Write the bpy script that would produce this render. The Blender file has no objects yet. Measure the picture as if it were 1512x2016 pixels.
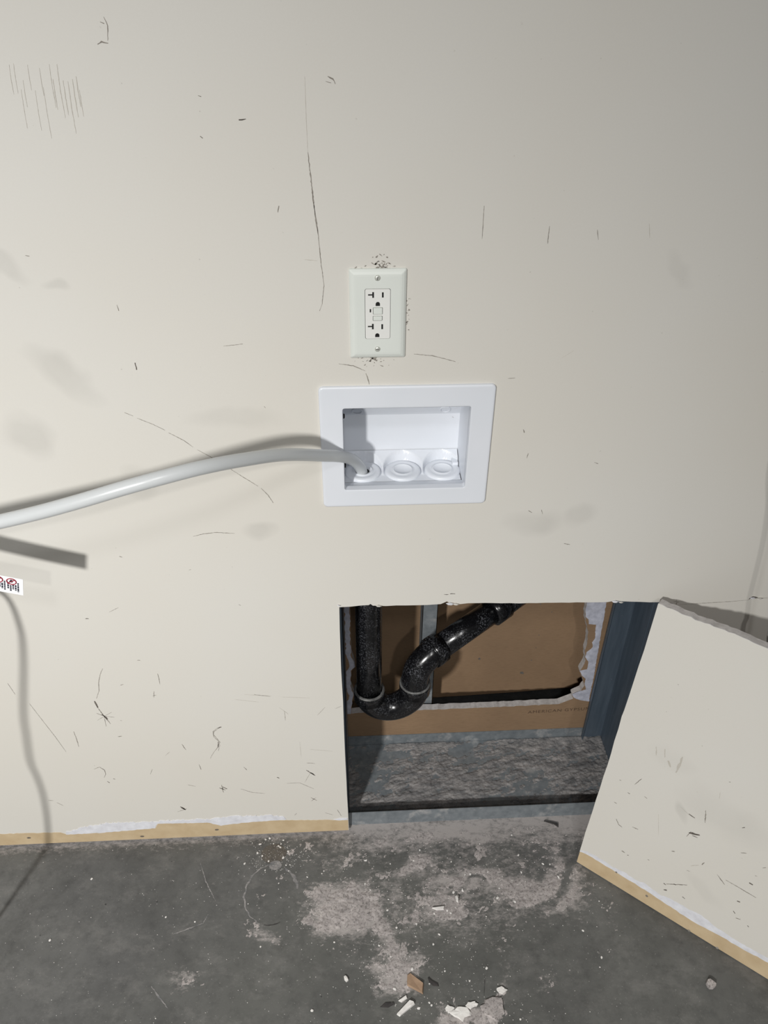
import bpy, bmesh, math, random
import numpy as np
from mathutils import Vector, Matrix
from mathutils.geometry import tessellate_polygon

# ------------------------------------------------------------------ camera, world, lights, exposure
scene = bpy.context.scene
col = scene.collection
R3 = [(0.998672, -0.051247, 0.005375), (0.025368, 0.579773, 0.814383), (-0.044851, -0.813165, 0.580302)]
cam_data = bpy.data.cameras.new('camera'); cam = bpy.data.objects.new('camera', cam_data); col.objects.link(cam)
cam_data.sensor_fit = 'VERTICAL'; cam_data.sensor_height = 24.0; cam_data.sensor_width = 18.0
cam_data.lens = 24.0 * 1514 / 2016; cam_data.clip_start = 0.02
m = Matrix.Identity(4)
for i, ax in enumerate(R3):
    for j in range(3): m[j][i] = ax[j]
m.translation = (-0.0414, -0.9217, 1.4758)
cam.matrix_world = m
scene.camera = cam

world = bpy.data.worlds.new('room_ambient'); scene.world = world; world.use_nodes = True
world.node_tree.nodes['Background'].inputs[0].default_value = (1.0, 0.99, 0.97, 1)
world.node_tree.nodes['Background'].inputs[1].default_value = 0.10

def lamp(name, loc, target, power, size, color=(1, 1, 1), size_y=None):
    d = bpy.data.lights.new(name, 'AREA'); d.energy = power; d.size = size; d.color = color
    d.shape = 'DISK'
    if size_y: d.shape = 'RECTANGLE'; d.size_y = size_y
    o = bpy.data.objects.new(name, d); col.objects.link(o); o.location = loc
    o.rotation_euler = (Vector(target) - Vector(loc)).to_track_quat('-Z', 'Y').to_euler()
    return o
sp = bpy.data.lights.new('work_light', 'SPOT'); sp.energy = 355; sp.shadow_soft_size = .075; sp.color = (1.0, .988, .965)
sp.spot_size = math.radians(106); sp.spot_blend = 1.0
so = bpy.data.objects.new('work_light', sp); col.objects.link(so); so.location = (-1.04, -2.5, 2.0)
so.rotation_euler = (Vector((-.85, 0, -1.0)) - Vector(so.location)).to_track_quat('-Z', 'Y').to_euler()
lamp('second_room_light', (.1, -2.9, 2.82), (0, 0, .2), 17, .1, (1.0, .98, .95))
lamp('ceiling_light', (-.05, -2.1, 2.85), (0, 0, .2), 8, .22, (.97, .98, 1.0))
scene.view_settings.view_transform = 'Standard'; scene.view_settings.look = 'None'
scene.view_settings.gamma = 1.0; scene.view_settings.use_curve_mapping = False
scene.view_settings.exposure = 0.0

# ------------------------------------------------------------------ measured layout (metres; wall face y = 0, floor z = 0)
PANEL = {'bl': (0.3986, -0.089, 0.0), 'u': (0.77196, -0.63567, 0.0), 'v': (0.0788, 0.09569, 0.99229), 'n': (-0.63077, -0.766, 0.12396)}
SCRATCHES = [([(-0.0771, 1.3066), (-0.0751, 1.2804), (-0.0735, 1.2543), (-0.072, 1.2364), (-0.0699, 1.2192)], 2.0), ([(-0.0735, 1.2543), (-0.0705, 1.2307), (-0.0694, 1.2163), (-0.0678, 1.1837), (-0.0652, 1.1591), (-0.0687, 1.1338), (-0.0721, 1.126)], 1.3), ([(-0.0765, 1.3799), (-0.0772, 1.3368), (-0.0771, 1.3066)], 0.7), ([(-0.0868, 1.1893), (-0.0718, 1.188)], 0.9), ([(-0.3355, 0.9906), (-0.3252, 0.9851)], 1.0), ([(-0.3205, 0.9819), (-0.302, 0.9723), (-0.2867, 0.9626)], 1.1), ([(-0.2826, 0.9586), (-0.264, 0.9463), (-0.2532, 0.9356)], 1.2), ([(-0.2482, 0.9314), (-0.2279, 0.917), (-0.2152, 0.9059)], 1.0), ([(-0.2074, 0.8999), (-0.1892, 0.8841), (-0.1706, 0.869)], 1.3), ([(-0.1666, 0.8654), (-0.1575, 0.8528), (-0.1513, 0.8393)], 1.4), ([(-0.1949, 1.082), (-0.1808, 1.0831), (-0.1705, 1.0843)], 1.2), ([(-0.2839, 1.4082), (-0.2794, 1.4104), (-0.2731, 1.4091)], 2.0), ([(-0.2731, 1.4316), (-0.2705, 1.4243), (-0.2731, 1.4113)], 1.2), ([(-0.0527, 1.3799), (-0.0474, 1.3776), (-0.0449, 1.3729)], 2.0), ([(-0.055, 1.3752), (-0.0492, 1.3738)], 1.2), ([(-0.1492, 1.339), (-0.1416, 1.3399)], 3.0), ([(0.1229, 1.249), (0.1233, 1.2291), (0.1235, 1.2116)], 1.1), ([(0.2025, 1.2256), (0.2026, 1.2156), (0.2028, 1.205)], 1.5), ([(-0.0503, 1.0551), (-0.032, 1.052), (-0.0163, 1.0445)], 1.5), ([(-0.0156, 1.0409), (-0.013, 1.0336), (-0.0111, 1.0248)], 1.8), ([(0.0468, 1.0668), (0.0699, 1.0643), (0.0866, 1.0598), (0.1014, 1.0552)], 1.5), ([(-0.2742, 0.7824), (-0.2587, 0.7867), (-0.2398, 0.7888), (-0.2125, 0.7861)], 1.5), ([(-0.4658, 0.6243), (-0.4602, 0.624)], 2.5), ([(0.1066, 0.6529), (0.114, 0.6526)], 2.5), ([(0.1164, 0.6536), (0.1246, 0.6533)], 2.5), ([(-0.4619, 0.5102), (-0.4691, 0.4958), (-0.4759, 0.4749), (-0.479, 0.4559), (-0.4873, 0.4369)], 1.6), ([(-0.4921, 0.4306), (-0.4896, 0.4133)], 5.0), ([(-0.4913, 0.4174), (-0.4838, 0.3901)], 2.0), ([(-0.4838, 0.3901), (-0.4668, 0.3864)], 1.6), ([(-0.4838, 0.3901), (-0.4764, 0.3691)], 2.0), ([(-0.4838, 0.3901), (-0.4974, 0.3799)], 1.2), ([(-0.4838, 0.3901), (-0.4857, 0.3627)], 1.2), ([(-0.4838, 0.3901), (-0.4952, 0.3989)], 1.2), ([(-0.4838, 0.3901), (-0.4685, 0.4001)], 1.0), ([(-0.487, 0.3957), (-0.4793, 0.3816)], 4.5), ([(-0.5453, 0.3522), (-0.5447, 0.3309), (-0.5458, 0.3093)], 1.8), ([(-0.6257, 0.4826), (-0.6206, 0.4544)], 1.0), ([(-0.603, 0.4301), (-0.5914, 0.3826), (-0.5801, 0.3373), (-0.5716, 0.2963)], 1.0), ([(-0.5324, 0.2427), (-0.521, 0.2481), (-0.5136, 0.2384), (-0.5142, 0.2261), (-0.5192, 0.2154)], 1.8), ([(-0.5157, 0.2042), (-0.512, 0.1992)], 4.0), ([(-0.5029, 0.2112), (-0.4994, 0.2094)], 3.5), ([(-0.6386, 0.1528), (-0.6294, 0.1505)], 1.5), ([(-0.6243, 0.1436), (-0.6142, 0.1328)], 1.0), ([(-0.2867, 0.3469), (-0.2978, 0.3376), (-0.2998, 0.3292)], 1.7), ([(-0.2998, 0.3292), (-0.2918, 0.3114)], 1.2), ([(-0.2913, 0.2996), (-0.2962, 0.2822)], 1.0), ([(-0.3076, 0.1692), (-0.2967, 0.1619)], 3.5), ([(-0.3026, 0.1786), (-0.3015, 0.154)], 2.0), ([(-0.1368, 0.2138), (-0.1202, 0.1953)], 3.0), ([(-0.1418, 0.1758), (-0.1284, 0.207)], 1.0), ([(-0.2165, 0.4329), (-0.2035, 0.4296), (-0.1887, 0.4262)], 1.2), ([(-0.3911, 0.1134), (-0.3817, 0.1025)], 4.0), ([(-0.3985, 0.0969), (-0.3792, 0.1058)], 1.5), ([(-0.3089, 1.0612), (-0.3087, 1.0514)], 3.0), ([(-0.2774, 1.4273), (-0.2737, 1.426)], 2.0), ([(-0.4017, 0.5268), (-0.3968, 0.5265)], 2.0), ([(-0.4406, 0.468), (-0.435, 0.4702)], 2.0), ([(0.5007, 0.6148), (0.545, 0.6163), (0.5875, 0.618), (0.6162, 0.6202)], 1.2), ([(0.6222, 0.6233), (0.648, 0.6234)], 1.6), ([(0.6159, 0.6213), (0.6209, 0.6278), (0.6306, 0.6241)], 4.0), ([(0.4929, 0.6263), (0.4952, 0.6127)], 1.5), ([(0.2246, 0.8141), (0.2304, 0.8102)], 2.0), ([(0.2443, 0.8154), (0.2469, 0.8069)], 1.2), ([(-0.0758, 0.3878), (-0.0647, 0.394)], 1.0), ([(-0.1269, 0.2762), (-0.0844, 0.2676)], 0.9), ([(-0.1685, 0.4238), (-0.1197, 0.4185)], 0.8), ([(0.2401, 1.0578), (0.2553, 1.0681)], 0.7), ([(-0.3171, 1.1372), (-0.3161, 1.1295)], 1.5), ([(-0.1129, 1.2507), (-0.1146, 1.2435)], 2.0), ([(-0.1893, 1.3621), (-0.1862, 1.3612)], 2.0), ([(-0.1923, 1.3232), (-0.1898, 1.3212)], 2.0), ([(-0.4103, 1.1975), (-0.4058, 1.1968)], 1.5), ([(-0.2211, 0.6446), (-0.2181, 0.6423)], 2.0), ([(-0.2892, 0.7184), (-0.286, 0.7193)], 2.0), ([(-0.3884, 0.7489), (-0.3843, 0.7468)], 2.0), ([(-0.1512, 0.9957), (-0.1494, 0.9933)], 2.0), ([(0.1014, 0.9748), (0.1035, 0.9732)], 1.5), ([(-0.4258, 0.6368), (-0.4098, 0.6459)], 1.0), ([(-0.3736, 0.4935), (-0.3731, 0.481), (-0.3737, 0.4671)], 1.4), ([(-0.3869, 0.4498), (-0.3895, 0.4343)], 1.6), ([(-0.3914, 0.4383), (-0.3841, 0.4405)], 1.2), ([(-0.2332, 0.4338), (-0.208, 0.4298), (-0.186, 0.4274)], 0.95), ([(-0.2504, 0.4215), (-0.2104, 0.4127)], 0.95), ([(-0.2834, 0.3509), (-0.2914, 0.3458), (-0.2996, 0.3377), (-0.2997, 0.322), (-0.2904, 0.3069), (-0.297, 0.2911), (-0.3062, 0.2768), (-0.3138, 0.2607)], 1.4), ([(-0.2914, 0.3458), (-0.2827, 0.3495)], 3.0), ([(-0.293, 0.3085), (-0.296, 0.2911)], 2.6), ([(-0.3014, 0.172), (-0.2934, 0.1649)], 6.0), ([(-0.1285, 0.2054), (-0.122, 0.197)], 5.0), ([(-0.267, 0.1631), (-0.2456, 0.1501), (-0.2222, 0.1452)], 1.3), ([(-0.1764, 0.1749), (-0.1517, 0.1749), (-0.1251, 0.1534)], 1.2), ([(-0.1347, 0.2356), (-0.1194, 0.233)], 1.5), ([(-0.3896, 0.1099), (-0.3826, 0.1026)], 6.0), ([(-0.1325, 0.1255), (-0.1209, 0.1146)], 2.2), ([(-0.132, 0.1137), (-0.1224, 0.1248)], 1.6), ([(-0.3368, 0.2439), (-0.3351, 0.2283)], 1.8), ([(-0.2543, 0.2309), (-0.2495, 0.2212)], 2.0), ([(-0.1945, 0.1954), (-0.1899, 0.1919)], 2.8), ([(-0.175, 0.396), (-0.16, 0.3773)], 0.9), ([(-0.1666, 0.386), (-0.1666, 0.3611)], 1.0), ([(-0.1084, 0.3717), (-0.0938, 0.3928)], 1.0), ([(-0.3601, 0.3053), (-0.3551, 0.2888)], 2.4), ([(-0.3956, 0.2734), (-0.3855, 0.2847)], 1.0), ([(-0.4316, 0.2206), (-0.4253, 0.2357)], 1.2), ([(-0.4707, 0.3336), (-0.4633, 0.3346)], 2.4), ([(-0.4578, 0.3777), (-0.4554, 0.3762)], 2.4), ([(0.1725, 1.0301), (0.182, 1.0306)], 1.2), ([(0.2015, 0.9527), (0.2036, 0.947)], 2.0), ([(0.2131, 0.914), (0.2119, 0.9056)], 1.4), ([(0.2874, 0.7498), (0.2972, 0.7474)], 2.2), ([(0.3107, 0.8962), (0.317, 0.8935)], 1.2), ([(0.2603, 1.221), (0.2635, 1.2092)], 1.2), ([(0.3214, 1.2275), (0.3254, 1.211)], 0.9), ([(-0.3663, 0.1829), (-0.3525, 0.1771)], 1.2), ([(-0.1682, 0.0678), (-0.1637, 0.0745)], 2.0), ([(-0.1445, 0.2995), (-0.1442, 0.2546)], 0.8), ([(-0.0737, 0.0591), (-0.0813, 0.0808)], 1.6), ([(-0.1063, 0.0721), (-0.0912, 0.0639)], 1.0), ([(-0.3764, 1.3902), (-0.378, 1.3768), (-0.3789, 1.3632)], 0.9), ([(-0.3718, 1.3914), (-0.3733, 1.3779), (-0.3742, 1.3642)], 0.9), ([(-0.3702, 1.3679), (-0.3721, 1.3498), (-0.3733, 1.3313)], 0.9), ([(-0.3661, 1.3764), (-0.3674, 1.3641), (-0.3681, 1.3515)], 0.9), ([(-0.358, 1.3901), (-0.3592, 1.3787), (-0.3598, 1.3671)], 0.9), ([(-0.3561, 1.367), (-0.3579, 1.3484), (-0.359, 1.3293)], 0.9), ([(-0.3468, 1.3874), (-0.3479, 1.3749), (-0.3485, 1.3621)], 0.9), ([(-0.3471, 1.3701), (-0.3492, 1.3462), (-0.3504, 1.3215)], 0.9), ([(-0.3362, 1.3908), (-0.3379, 1.371), (-0.3387, 1.3507)], 0.9), ([(-0.3356, 1.3774), (-0.3368, 1.3633), (-0.3373, 1.349)], 1.3), ([(-0.3285, 1.3907), (-0.3305, 1.3664), (-0.3313, 1.3411)], 1.3), ([(-0.3256, 1.3761), (-0.3268, 1.3602), (-0.3274, 1.344)], 1.3), ([(-0.3209, 1.3753), (-0.3227, 1.3511), (-0.3234, 1.3261)], 1.3), ([(-0.3159, 1.3773), (-0.3171, 1.3599), (-0.3176, 1.342)], 1.3), ([(-0.3117, 1.3798), (-0.3126, 1.366), (-0.3129, 1.3519)], 1.3), ([(-0.3109, 1.3675), (-0.3117, 1.3551), (-0.3119, 1.3425)], 1.3)]
GRIME = [(0.0141, 1.1839, 0.0013), (0.006, 1.1823, 0.001), (0.0082, 1.1828, 0.0009), (0.0025, 1.1808, 0.001), (-0.0061, 1.1838, 0.0013), (0.0138, 1.1782, 0.0007), (0.0083, 1.1795, 0.0014), (0.0049, 1.1844, 0.001), (0.0067, 1.1861, 0.0015), (0.0111, 1.1783, 0.0018), (0.0005, 1.1864, 0.001), (-0.019, 1.178, 0.0016), (-0.0147, 1.1811, 0.0017), (0.0135, 1.1838, 0.0008), (-0.0017, 1.1832, 0.0019), (0.0042, 1.1836, 0.0006), (0.0076, 1.1794, 0.0011), (0.004, 1.1839, 0.0007), (0.0115, 1.1846, 0.0007), (0.0016, 1.1861, 0.0008), (0.0004, 1.1862, 0.0012), (-0.0018, 1.1844, 0.0019), (0.0101, 1.1828, 0.0011), (0.0099, 1.1794, 0.0012), (0.003, 1.1944, 0.0011), (0.0113, 1.191, 0.0018), (0.0074, 1.1945, 0.0009), (-0.0061, 1.1913, 0.0009), (0.0046, 1.1928, 0.0007), (0.0198, 1.1802, 0.0013), (0.0113, 1.1808, 0.0015), (0.0021, 1.1826, 0.0016), (-0.0012, 1.1918, 0.0017), (0.0027, 1.1809, 0.0018), (-0.0136, 1.059, 0.0014), (0.0075, 1.0585, 0.0013), (-0.0146, 1.0635, 0.0018), (-0.0189, 1.0578, 0.0007), (0.0208, 1.0595, 0.0007), (-0.0105, 1.0581, 0.0008), (0.0096, 1.0648, 0.0008), (-0.0087, 1.0603, 0.0013), (-0.0062, 1.0638, 0.0006), (-0.0297, 1.0582, 0.0006), (-0.0019, 1.0587, 0.0016), (-0.0093, 1.0583, 0.0013), (-0.0006, 1.0598, 0.001), (-0.0105, 1.0582, 0.0016), (-0.0182, 1.0656, 0.0006), (-0.0034, 1.0605, 0.0012), (0.0038, 1.0609, 0.0011), (-0.0165, 1.0532, 0.0013), (0.0144, 1.0519, 0.0007), (-0.0043, 1.0559, 0.0011), (-0.0035, 1.0598, 0.0012), (-0.0145, 1.0506, 0.0007), (0.0054, 1.0513, 0.0013), (0.004, 1.0571, 0.0017), (-0.005, 1.0516, 0.0009), (-0.0095, 1.059, 0.0017), (0.0369, 1.1094, 0.0008), (0.0384, 1.1399, 0.0008), (0.0367, 1.1321, 0.0013), (0.0392, 1.1137, 0.0006), (0.036, 1.122, 0.0012), (0.038, 1.1249, 0.0007), (0.036, 1.107, 0.0011), (0.0388, 1.1, 0.0014), (0.0379, 1.1188, 0.001), (0.039, 1.1258, 0.0018), (0.0051, 1.1786, 0.004), (-0.0011, 1.1787, 0.0028), (-0.0043, 1.0621, 0.0042), (-0.0083, 1.0628, 0.003), (0.0353, 1.1375, 0.002), (0.0366, 1.11, 0.0022), (-0.0253, 1.0638, 0.0022), (-0.0194, 1.063, 0.0018), (-0.0267, 1.179, 0.0018)]
TAN_TOP = [(-0.7998, 0.0463), (-0.7597, 0.0468), (-0.6998, 0.0457), (-0.6401, 0.0429), (-0.6318, 0.0351), (-0.5605, 0.0368), (-0.4779, 0.043), (-0.4522, 0.0447), (-0.4446, 0.0601), (-0.3434, 0.0561), (-0.3193, 0.0435), (-0.2723, 0.0507), (-0.2155, 0.0536), (-0.0595, 0.0438)]
TORN_TOP = [(-0.6298, 0.0439), (-0.5912, 0.0588), (-0.5438, 0.0693), (-0.5137, 0.0688), (-0.4536, 0.067), (-0.4076, 0.0697), (-0.3368, 0.0679), (-0.3005, 0.074), (-0.2192, 0.0716), (-0.1889, 0.0658), (-0.1864, 0.0568)]
TORN_BOT = [(-0.6316, 0.036), (-0.5605, 0.0368), (-0.4779, 0.043), (-0.4522, 0.0447), (-0.4446, 0.0601), (-0.3434, 0.0561), (-0.3193, 0.0435), (-0.2723, 0.0507), (-0.2155, 0.0536), (-0.1865, 0.055)]
NAILS = [(-0.7069, 0.0301), (-0.3292, 0.0299), (-0.4823, 0.018)]
PANEL_MARKS = [([(0.0679, 0.3732), (0.0726, 0.3553)], 2.5), ([(0.082, 0.3778), (0.0864, 0.3598)], 2.0), ([(0.0933, 0.3567), (0.1001, 0.3456)], 5), ([(0.1125, 0.3794), (0.1119, 0.3595), (0.1111, 0.3402)], 4.5), ([(0.063, 0.2893), (0.055, 0.268)], 1.5), ([(0.0483, 0.2417), (0.0526, 0.2415)], 3), ([(0.028, 0.2603), (0.0313, 0.2605)], 2.5), ([(0.077, 0.2534), (0.0826, 0.252)], 2), ([(0.0443, 0.1664), (0.051, 0.1566), (0.0588, 0.1544)], 1.8), ([(0.0748, 0.1688), (0.086, 0.1708)], 2), ([(0.1537, 0.2682), (0.1649, 0.266)], 3.5), ([(0.1388, 0.2733), (0.1565, 0.2648)], 1), ([(0.1757, 0.2942), (0.1821, 0.2676)], 2), ([(0.165, 0.2271), (0.1819, 0.2353)], 5), ([(0.1713, 0.2253), (0.1804, 0.2271)], 3), ([(0.1641, 0.2164), (0.1674, 0.2325)], 1.5), ([(0.235, 0.2982), (0.2384, 0.3022)], 3), ([(0.1628, 0.081), (0.1779, 0.0932), (0.1949, 0.1077)], 2.0), ([(0.1587, 0.0792), (0.1631, 0.0781)], 5), ([(0.1628, 0.0636), (0.1678, 0.0669)], 6), ([(0.1742, 0.0917), (0.1782, 0.0922)], 4), ([(0.2307, 0.1705), (0.2476, 0.1575)], 1.6), ([(0.246, 0.1694), (0.2684, 0.169), (0.2977, 0.1684)], 1.6), ([(0.2789, 0.1921), (0.2851, 0.1919)], 5), ([(0.2749, 0.1373), (0.2797, 0.1388)], 5), ([(0.1954, 0.0736), (0.2006, 0.0722)], 4), ([(0.0836, 0.0951), (0.0859, 0.0965)], 4), ([(0.0718, 0.0976), (0.0784, 0.097)], 2.5), ([(0.2766, 0.1102), (0.2807, 0.1066)], 3), ([(0.249, 0.2457), (0.2567, 0.2512)], 1.8), ([(0.1884, 0.1566), (0.1989, 0.1678)], 1.3), ([(0.2033, 0.1729), (0.2056, 0.181)], 2.5), ([(0.1506, 0.1647), (0.1557, 0.168)], 2.5), ([(0.119, 0.1135), (0.1222, 0.1138)], 2.5), ([(0.1848, 0.3474), (0.1872, 0.3332)], 1), ([(0.1333, 0.4206), (0.1341, 0.4202)], 2.5), ([(0.1905, 0.3765), (0.1927, 0.3776)], 2.5), ([(0.0639, 0.4533), (0.065, 0.4531)], 2), ([(0.0666, 0.5156), (0.0685, 0.5153)], 2), ([(0.0312, 0.2031), (0.0368, 0.2028)], 1.5), ([(0.1849, 0.1411), (0.1901, 0.1421)], 1.6), ([(0.3051, 0.0961), (0.3079, 0.0944)], 3), ([(0.2842, 0.0974), (0.292, 0.1001)], 2), ([(0.1087, 0.2321), (0.1214, 0.1834)], 0.8), ([(0.2867, 0.2389), (0.2905, 0.2434)], 2), ([(0.2819, 0.2142), (0.2851, 0.2154)], 2)]
P_TAN = [(-0.0024, 0.032), (0.0192, 0.0354), (0.0464, 0.0361), (0.0868, 0.0359), (0.1264, 0.0346), (0.1651, 0.0327), (0.2032, 0.0299), (0.2359, 0.0292), (0.2739, 0.0347), (0.3086, 0.0345), (0.3581, 0.0392)]
P_TORN_TOP = [(-0.0031, 0.0353), (0.0124, 0.0448), (0.0441, 0.046), (0.0669, 0.0445), (0.0881, 0.0484), (0.1104, 0.0463), (0.1306, 0.0517), (0.1616, 0.046), (0.181, 0.0513), (0.2132, 0.053), (0.2363, 0.0561), (0.2619, 0.049), (0.2934, 0.0471), (0.3237, 0.0472), (0.3547, 0.0501)]
P_TL = (0.0, 0.6465)
P_TR = (0.168, 0.6483)
P_BR = (0.3696, 0.0024)
P_NAIL = [(0.1402, 0.0223), (0.2799, 0.0005), (0.0757, 0.0358), (0.2277, 0.0005)]
OUTLET = {'tslot': [(-0.0059, 1.1475), (-0.0064, 1.1072)], 'hot': [(0.0059, 1.1474), (0.0053, 1.1069)], 'gnd': [(-0.0002, 1.1362), (-0.0008, 1.0958)], 'reset': [(-0.0002, 1.1274)], 'test': [(-0.0004, 1.1179)], 'led': [(-0.0093, 1.1277)]}
HOSE = [(-0.072, -0.04, 0.9414), (-0.1195, -0.105, 0.9835), (-0.1619, -0.155, 1.008), (-0.202, -0.19, 1.0207), (-0.2428, -0.21, 1.0214), (-0.2859, -0.218, 1.0134), (-0.3314, -0.22, 1.0002), (-0.379, -0.218, 0.9853), (-0.4274, -0.215, 0.9716)]
HOSE_IN = [(-0.0202, 0.0495, 0.8511), (-0.0233, 0.042, 0.8685), (-0.0308, 0.026, 0.8896), (-0.0416, 0.002, 0.9114), (-0.0561, -0.02, 0.928)]
TAG = [(-0.468, -0.135, 0.8211), (-0.4744, -0.135, 0.7941), (-0.4942, -0.135, 0.8316), (-0.5028, -0.135, 0.8006)]
CORD = [(-0.6173, -0.17, 0.7897), (-0.6077, -0.17, 0.7681), (-0.6087, -0.2, 0.7263), (-0.6265, -0.24, 0.6868), (-0.6638, -0.27, 0.5827), (-0.6765, -0.28, 0.5287), (-0.6866, -0.28, 0.4647), (-0.6847, -0.27, 0.4099), (-0.6881, -0.26, 0.3381), (-0.7052, -0.24, 0.2149)]
WIRE = [(0.5536, -0.09, 0.9904), (0.5771, -0.09, 0.8699), (0.5872, -0.09, 0.8132), (0.5932, -0.09, 0.7635), (0.5972, -0.09, 0.7219), (0.6007, -0.09, 0.6895), (0.6077, -0.09, 0.6504), (0.6124, -0.09, 0.6098)]
CUT_TOP = [(-0.0616, 0.632), (-0.0436, 0.6329), (-0.0289, 0.6339), (-0.0142, 0.6349), (-0.0117, 0.637), (-0.0076, 0.6336), (0.0137, 0.6316), (0.0466, 0.6313), (0.0813, 0.6315), (0.1027, 0.6323), (0.1124, 0.6369), (0.1175, 0.6339), (0.1233, 0.6342), (0.1334, 0.631), (0.1623, 0.6321), (0.2, 0.6294), (0.2461, 0.6281), (0.2881, 0.6269), (0.3387, 0.6259), (0.3777, 0.6254), (0.3907, 0.6283), (0.3996, 0.6257), (0.4323, 0.6232), (0.4669, 0.6207), (0.4861, 0.6187), (0.4923, 0.614), (0.498, 0.6081)]
CUT_LEFT = [(-0.0616, 0.632), (-0.0622, 0.5818), (-0.0626, 0.5226), (-0.0621, 0.46), (-0.0617, 0.4073), (-0.0617, 0.3523), (-0.0615, 0.2646), (-0.0608, 0.1703), (-0.0602, 0.0862), (-0.0593, 0.0074)]
R_RIGHT = [(0.4355, 0.4456), (0.436, 0.4195), (0.4371, 0.3861), (0.444, 0.3619), (0.4512, 0.3408), (0.4536, 0.3017), (0.4532, 0.28), (0.4592, 0.2502), (0.452, 0.2204), (0.4623, 0.1969), (0.4688, 0.1732), (0.4631, 0.1577), (0.4457, 0.1459), (0.4503, 0.1336)]
R_TORN = [(0.4323, 0.4462), (0.4358, 0.42), (0.4347, 0.4034), (0.4382, 0.3848), (0.4451, 0.3777), (0.4486, 0.3639), (0.4643, 0.3615), (0.4654, 0.3441), (0.4688, 0.3194), (0.4648, 0.3088), (0.4677, 0.2943), (0.4569, 0.2803), (0.4566, 0.2657), (0.4657, 0.2504), (0.4667, 0.2278), (0.4514, 0.2229), (0.4576, 0.2093), (0.4689, 0.1971), (0.4687, 0.1816), (0.4746, 0.1616), (0.4576, 0.1566), (0.4458, 0.148), (0.4493, 0.139), (0.4617, 0.1303), (0.4762, 0.1255), (0.4877, 0.1228), (0.4863, 0.157), (0.4853, 0.204), (0.483, 0.2496), (0.4798, 0.3153), (0.4768, 0.3848), (0.4748, 0.4249), (0.4725, 0.4446)]
R_BOT = [(-0.0392, 0.1114), (0.029, 0.111), (0.1089, 0.1134), (0.1661, 0.1137), (0.2235, 0.1148), (0.3041, 0.1146), (0.3733, 0.116), (0.4196, 0.1169)]
R_LEFT = [(-0.0443, 0.4382), (-0.046, 0.355), (-0.045, 0.2964), (-0.0381, 0.2689), (-0.0372, 0.2597), (-0.0459, 0.2478), (-0.0479, 0.2039), (-0.0419, 0.1713), (-0.0469, 0.1386), (-0.0486, 0.11)]
FL = {'paper_scrap': [(0.0412, -0.2836), (0.045, -0.282), (0.0689, -0.3009), (0.0664, -0.3174), (0.0389, -0.302)], 'sliver': [(0.018, -0.3471), (0.023, -0.3505), (0.0508, -0.3328), (0.0494, -0.3287), (0.0425, -0.326)], 'sliver2': [(0.022, -0.3258), (0.028, -0.3285), (0.0383, -0.3225), (0.0368, -0.3184)], 'oval': [(-0.0725, -0.2822), (-0.0697, -0.2798), (-0.0661, -0.2834), (-0.0644, -0.2885), (-0.068, -0.2909), (-0.0716, -0.2873)], 'chip_a': [(0.1444, -0.1493), (0.1476, -0.1475), (0.1498, -0.1536), (0.1489, -0.1605), (0.1454, -0.1573)], 'chip_b': [(0.097, -0.1678), (0.1147, -0.1667), (0.1217, -0.166), (0.12, -0.1718), (0.1063, -0.1721)], 'leaf': [(0.0772, -0.2904), (0.0839, -0.2958), (0.095, -0.3022), (0.0956, -0.3056), (0.0848, -0.3042), (0.0791, -0.2981)], 'dark1': [(0.3518, 0.0037), (0.3674, 0.0006), (0.3803, -0.0047), (0.3797, -0.0117), (0.3717, -0.0043)], 'dark2': [(-0.0104, -0.3338), (-0.0021, -0.3278), (0.0139, -0.3278), (0.0155, -0.3303), (0.0037, -0.3353)], 'nut': [(0.5776, -0.3276)], 'ring': [(-0.2103, -0.1261)], 'ring_l': [(-0.2639, -0.1295)], 'ring_r': [(-0.1595, -0.1165)], 'ring_t': [(-0.2105, -0.0618)], 'ring_b': [(-0.2122, -0.1825)], 'patch': [(-0.214, -0.0399)], 'patch_r': [(-0.1892, -0.041)], 'patch_b': [(-0.2106, -0.0596)]}
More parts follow.
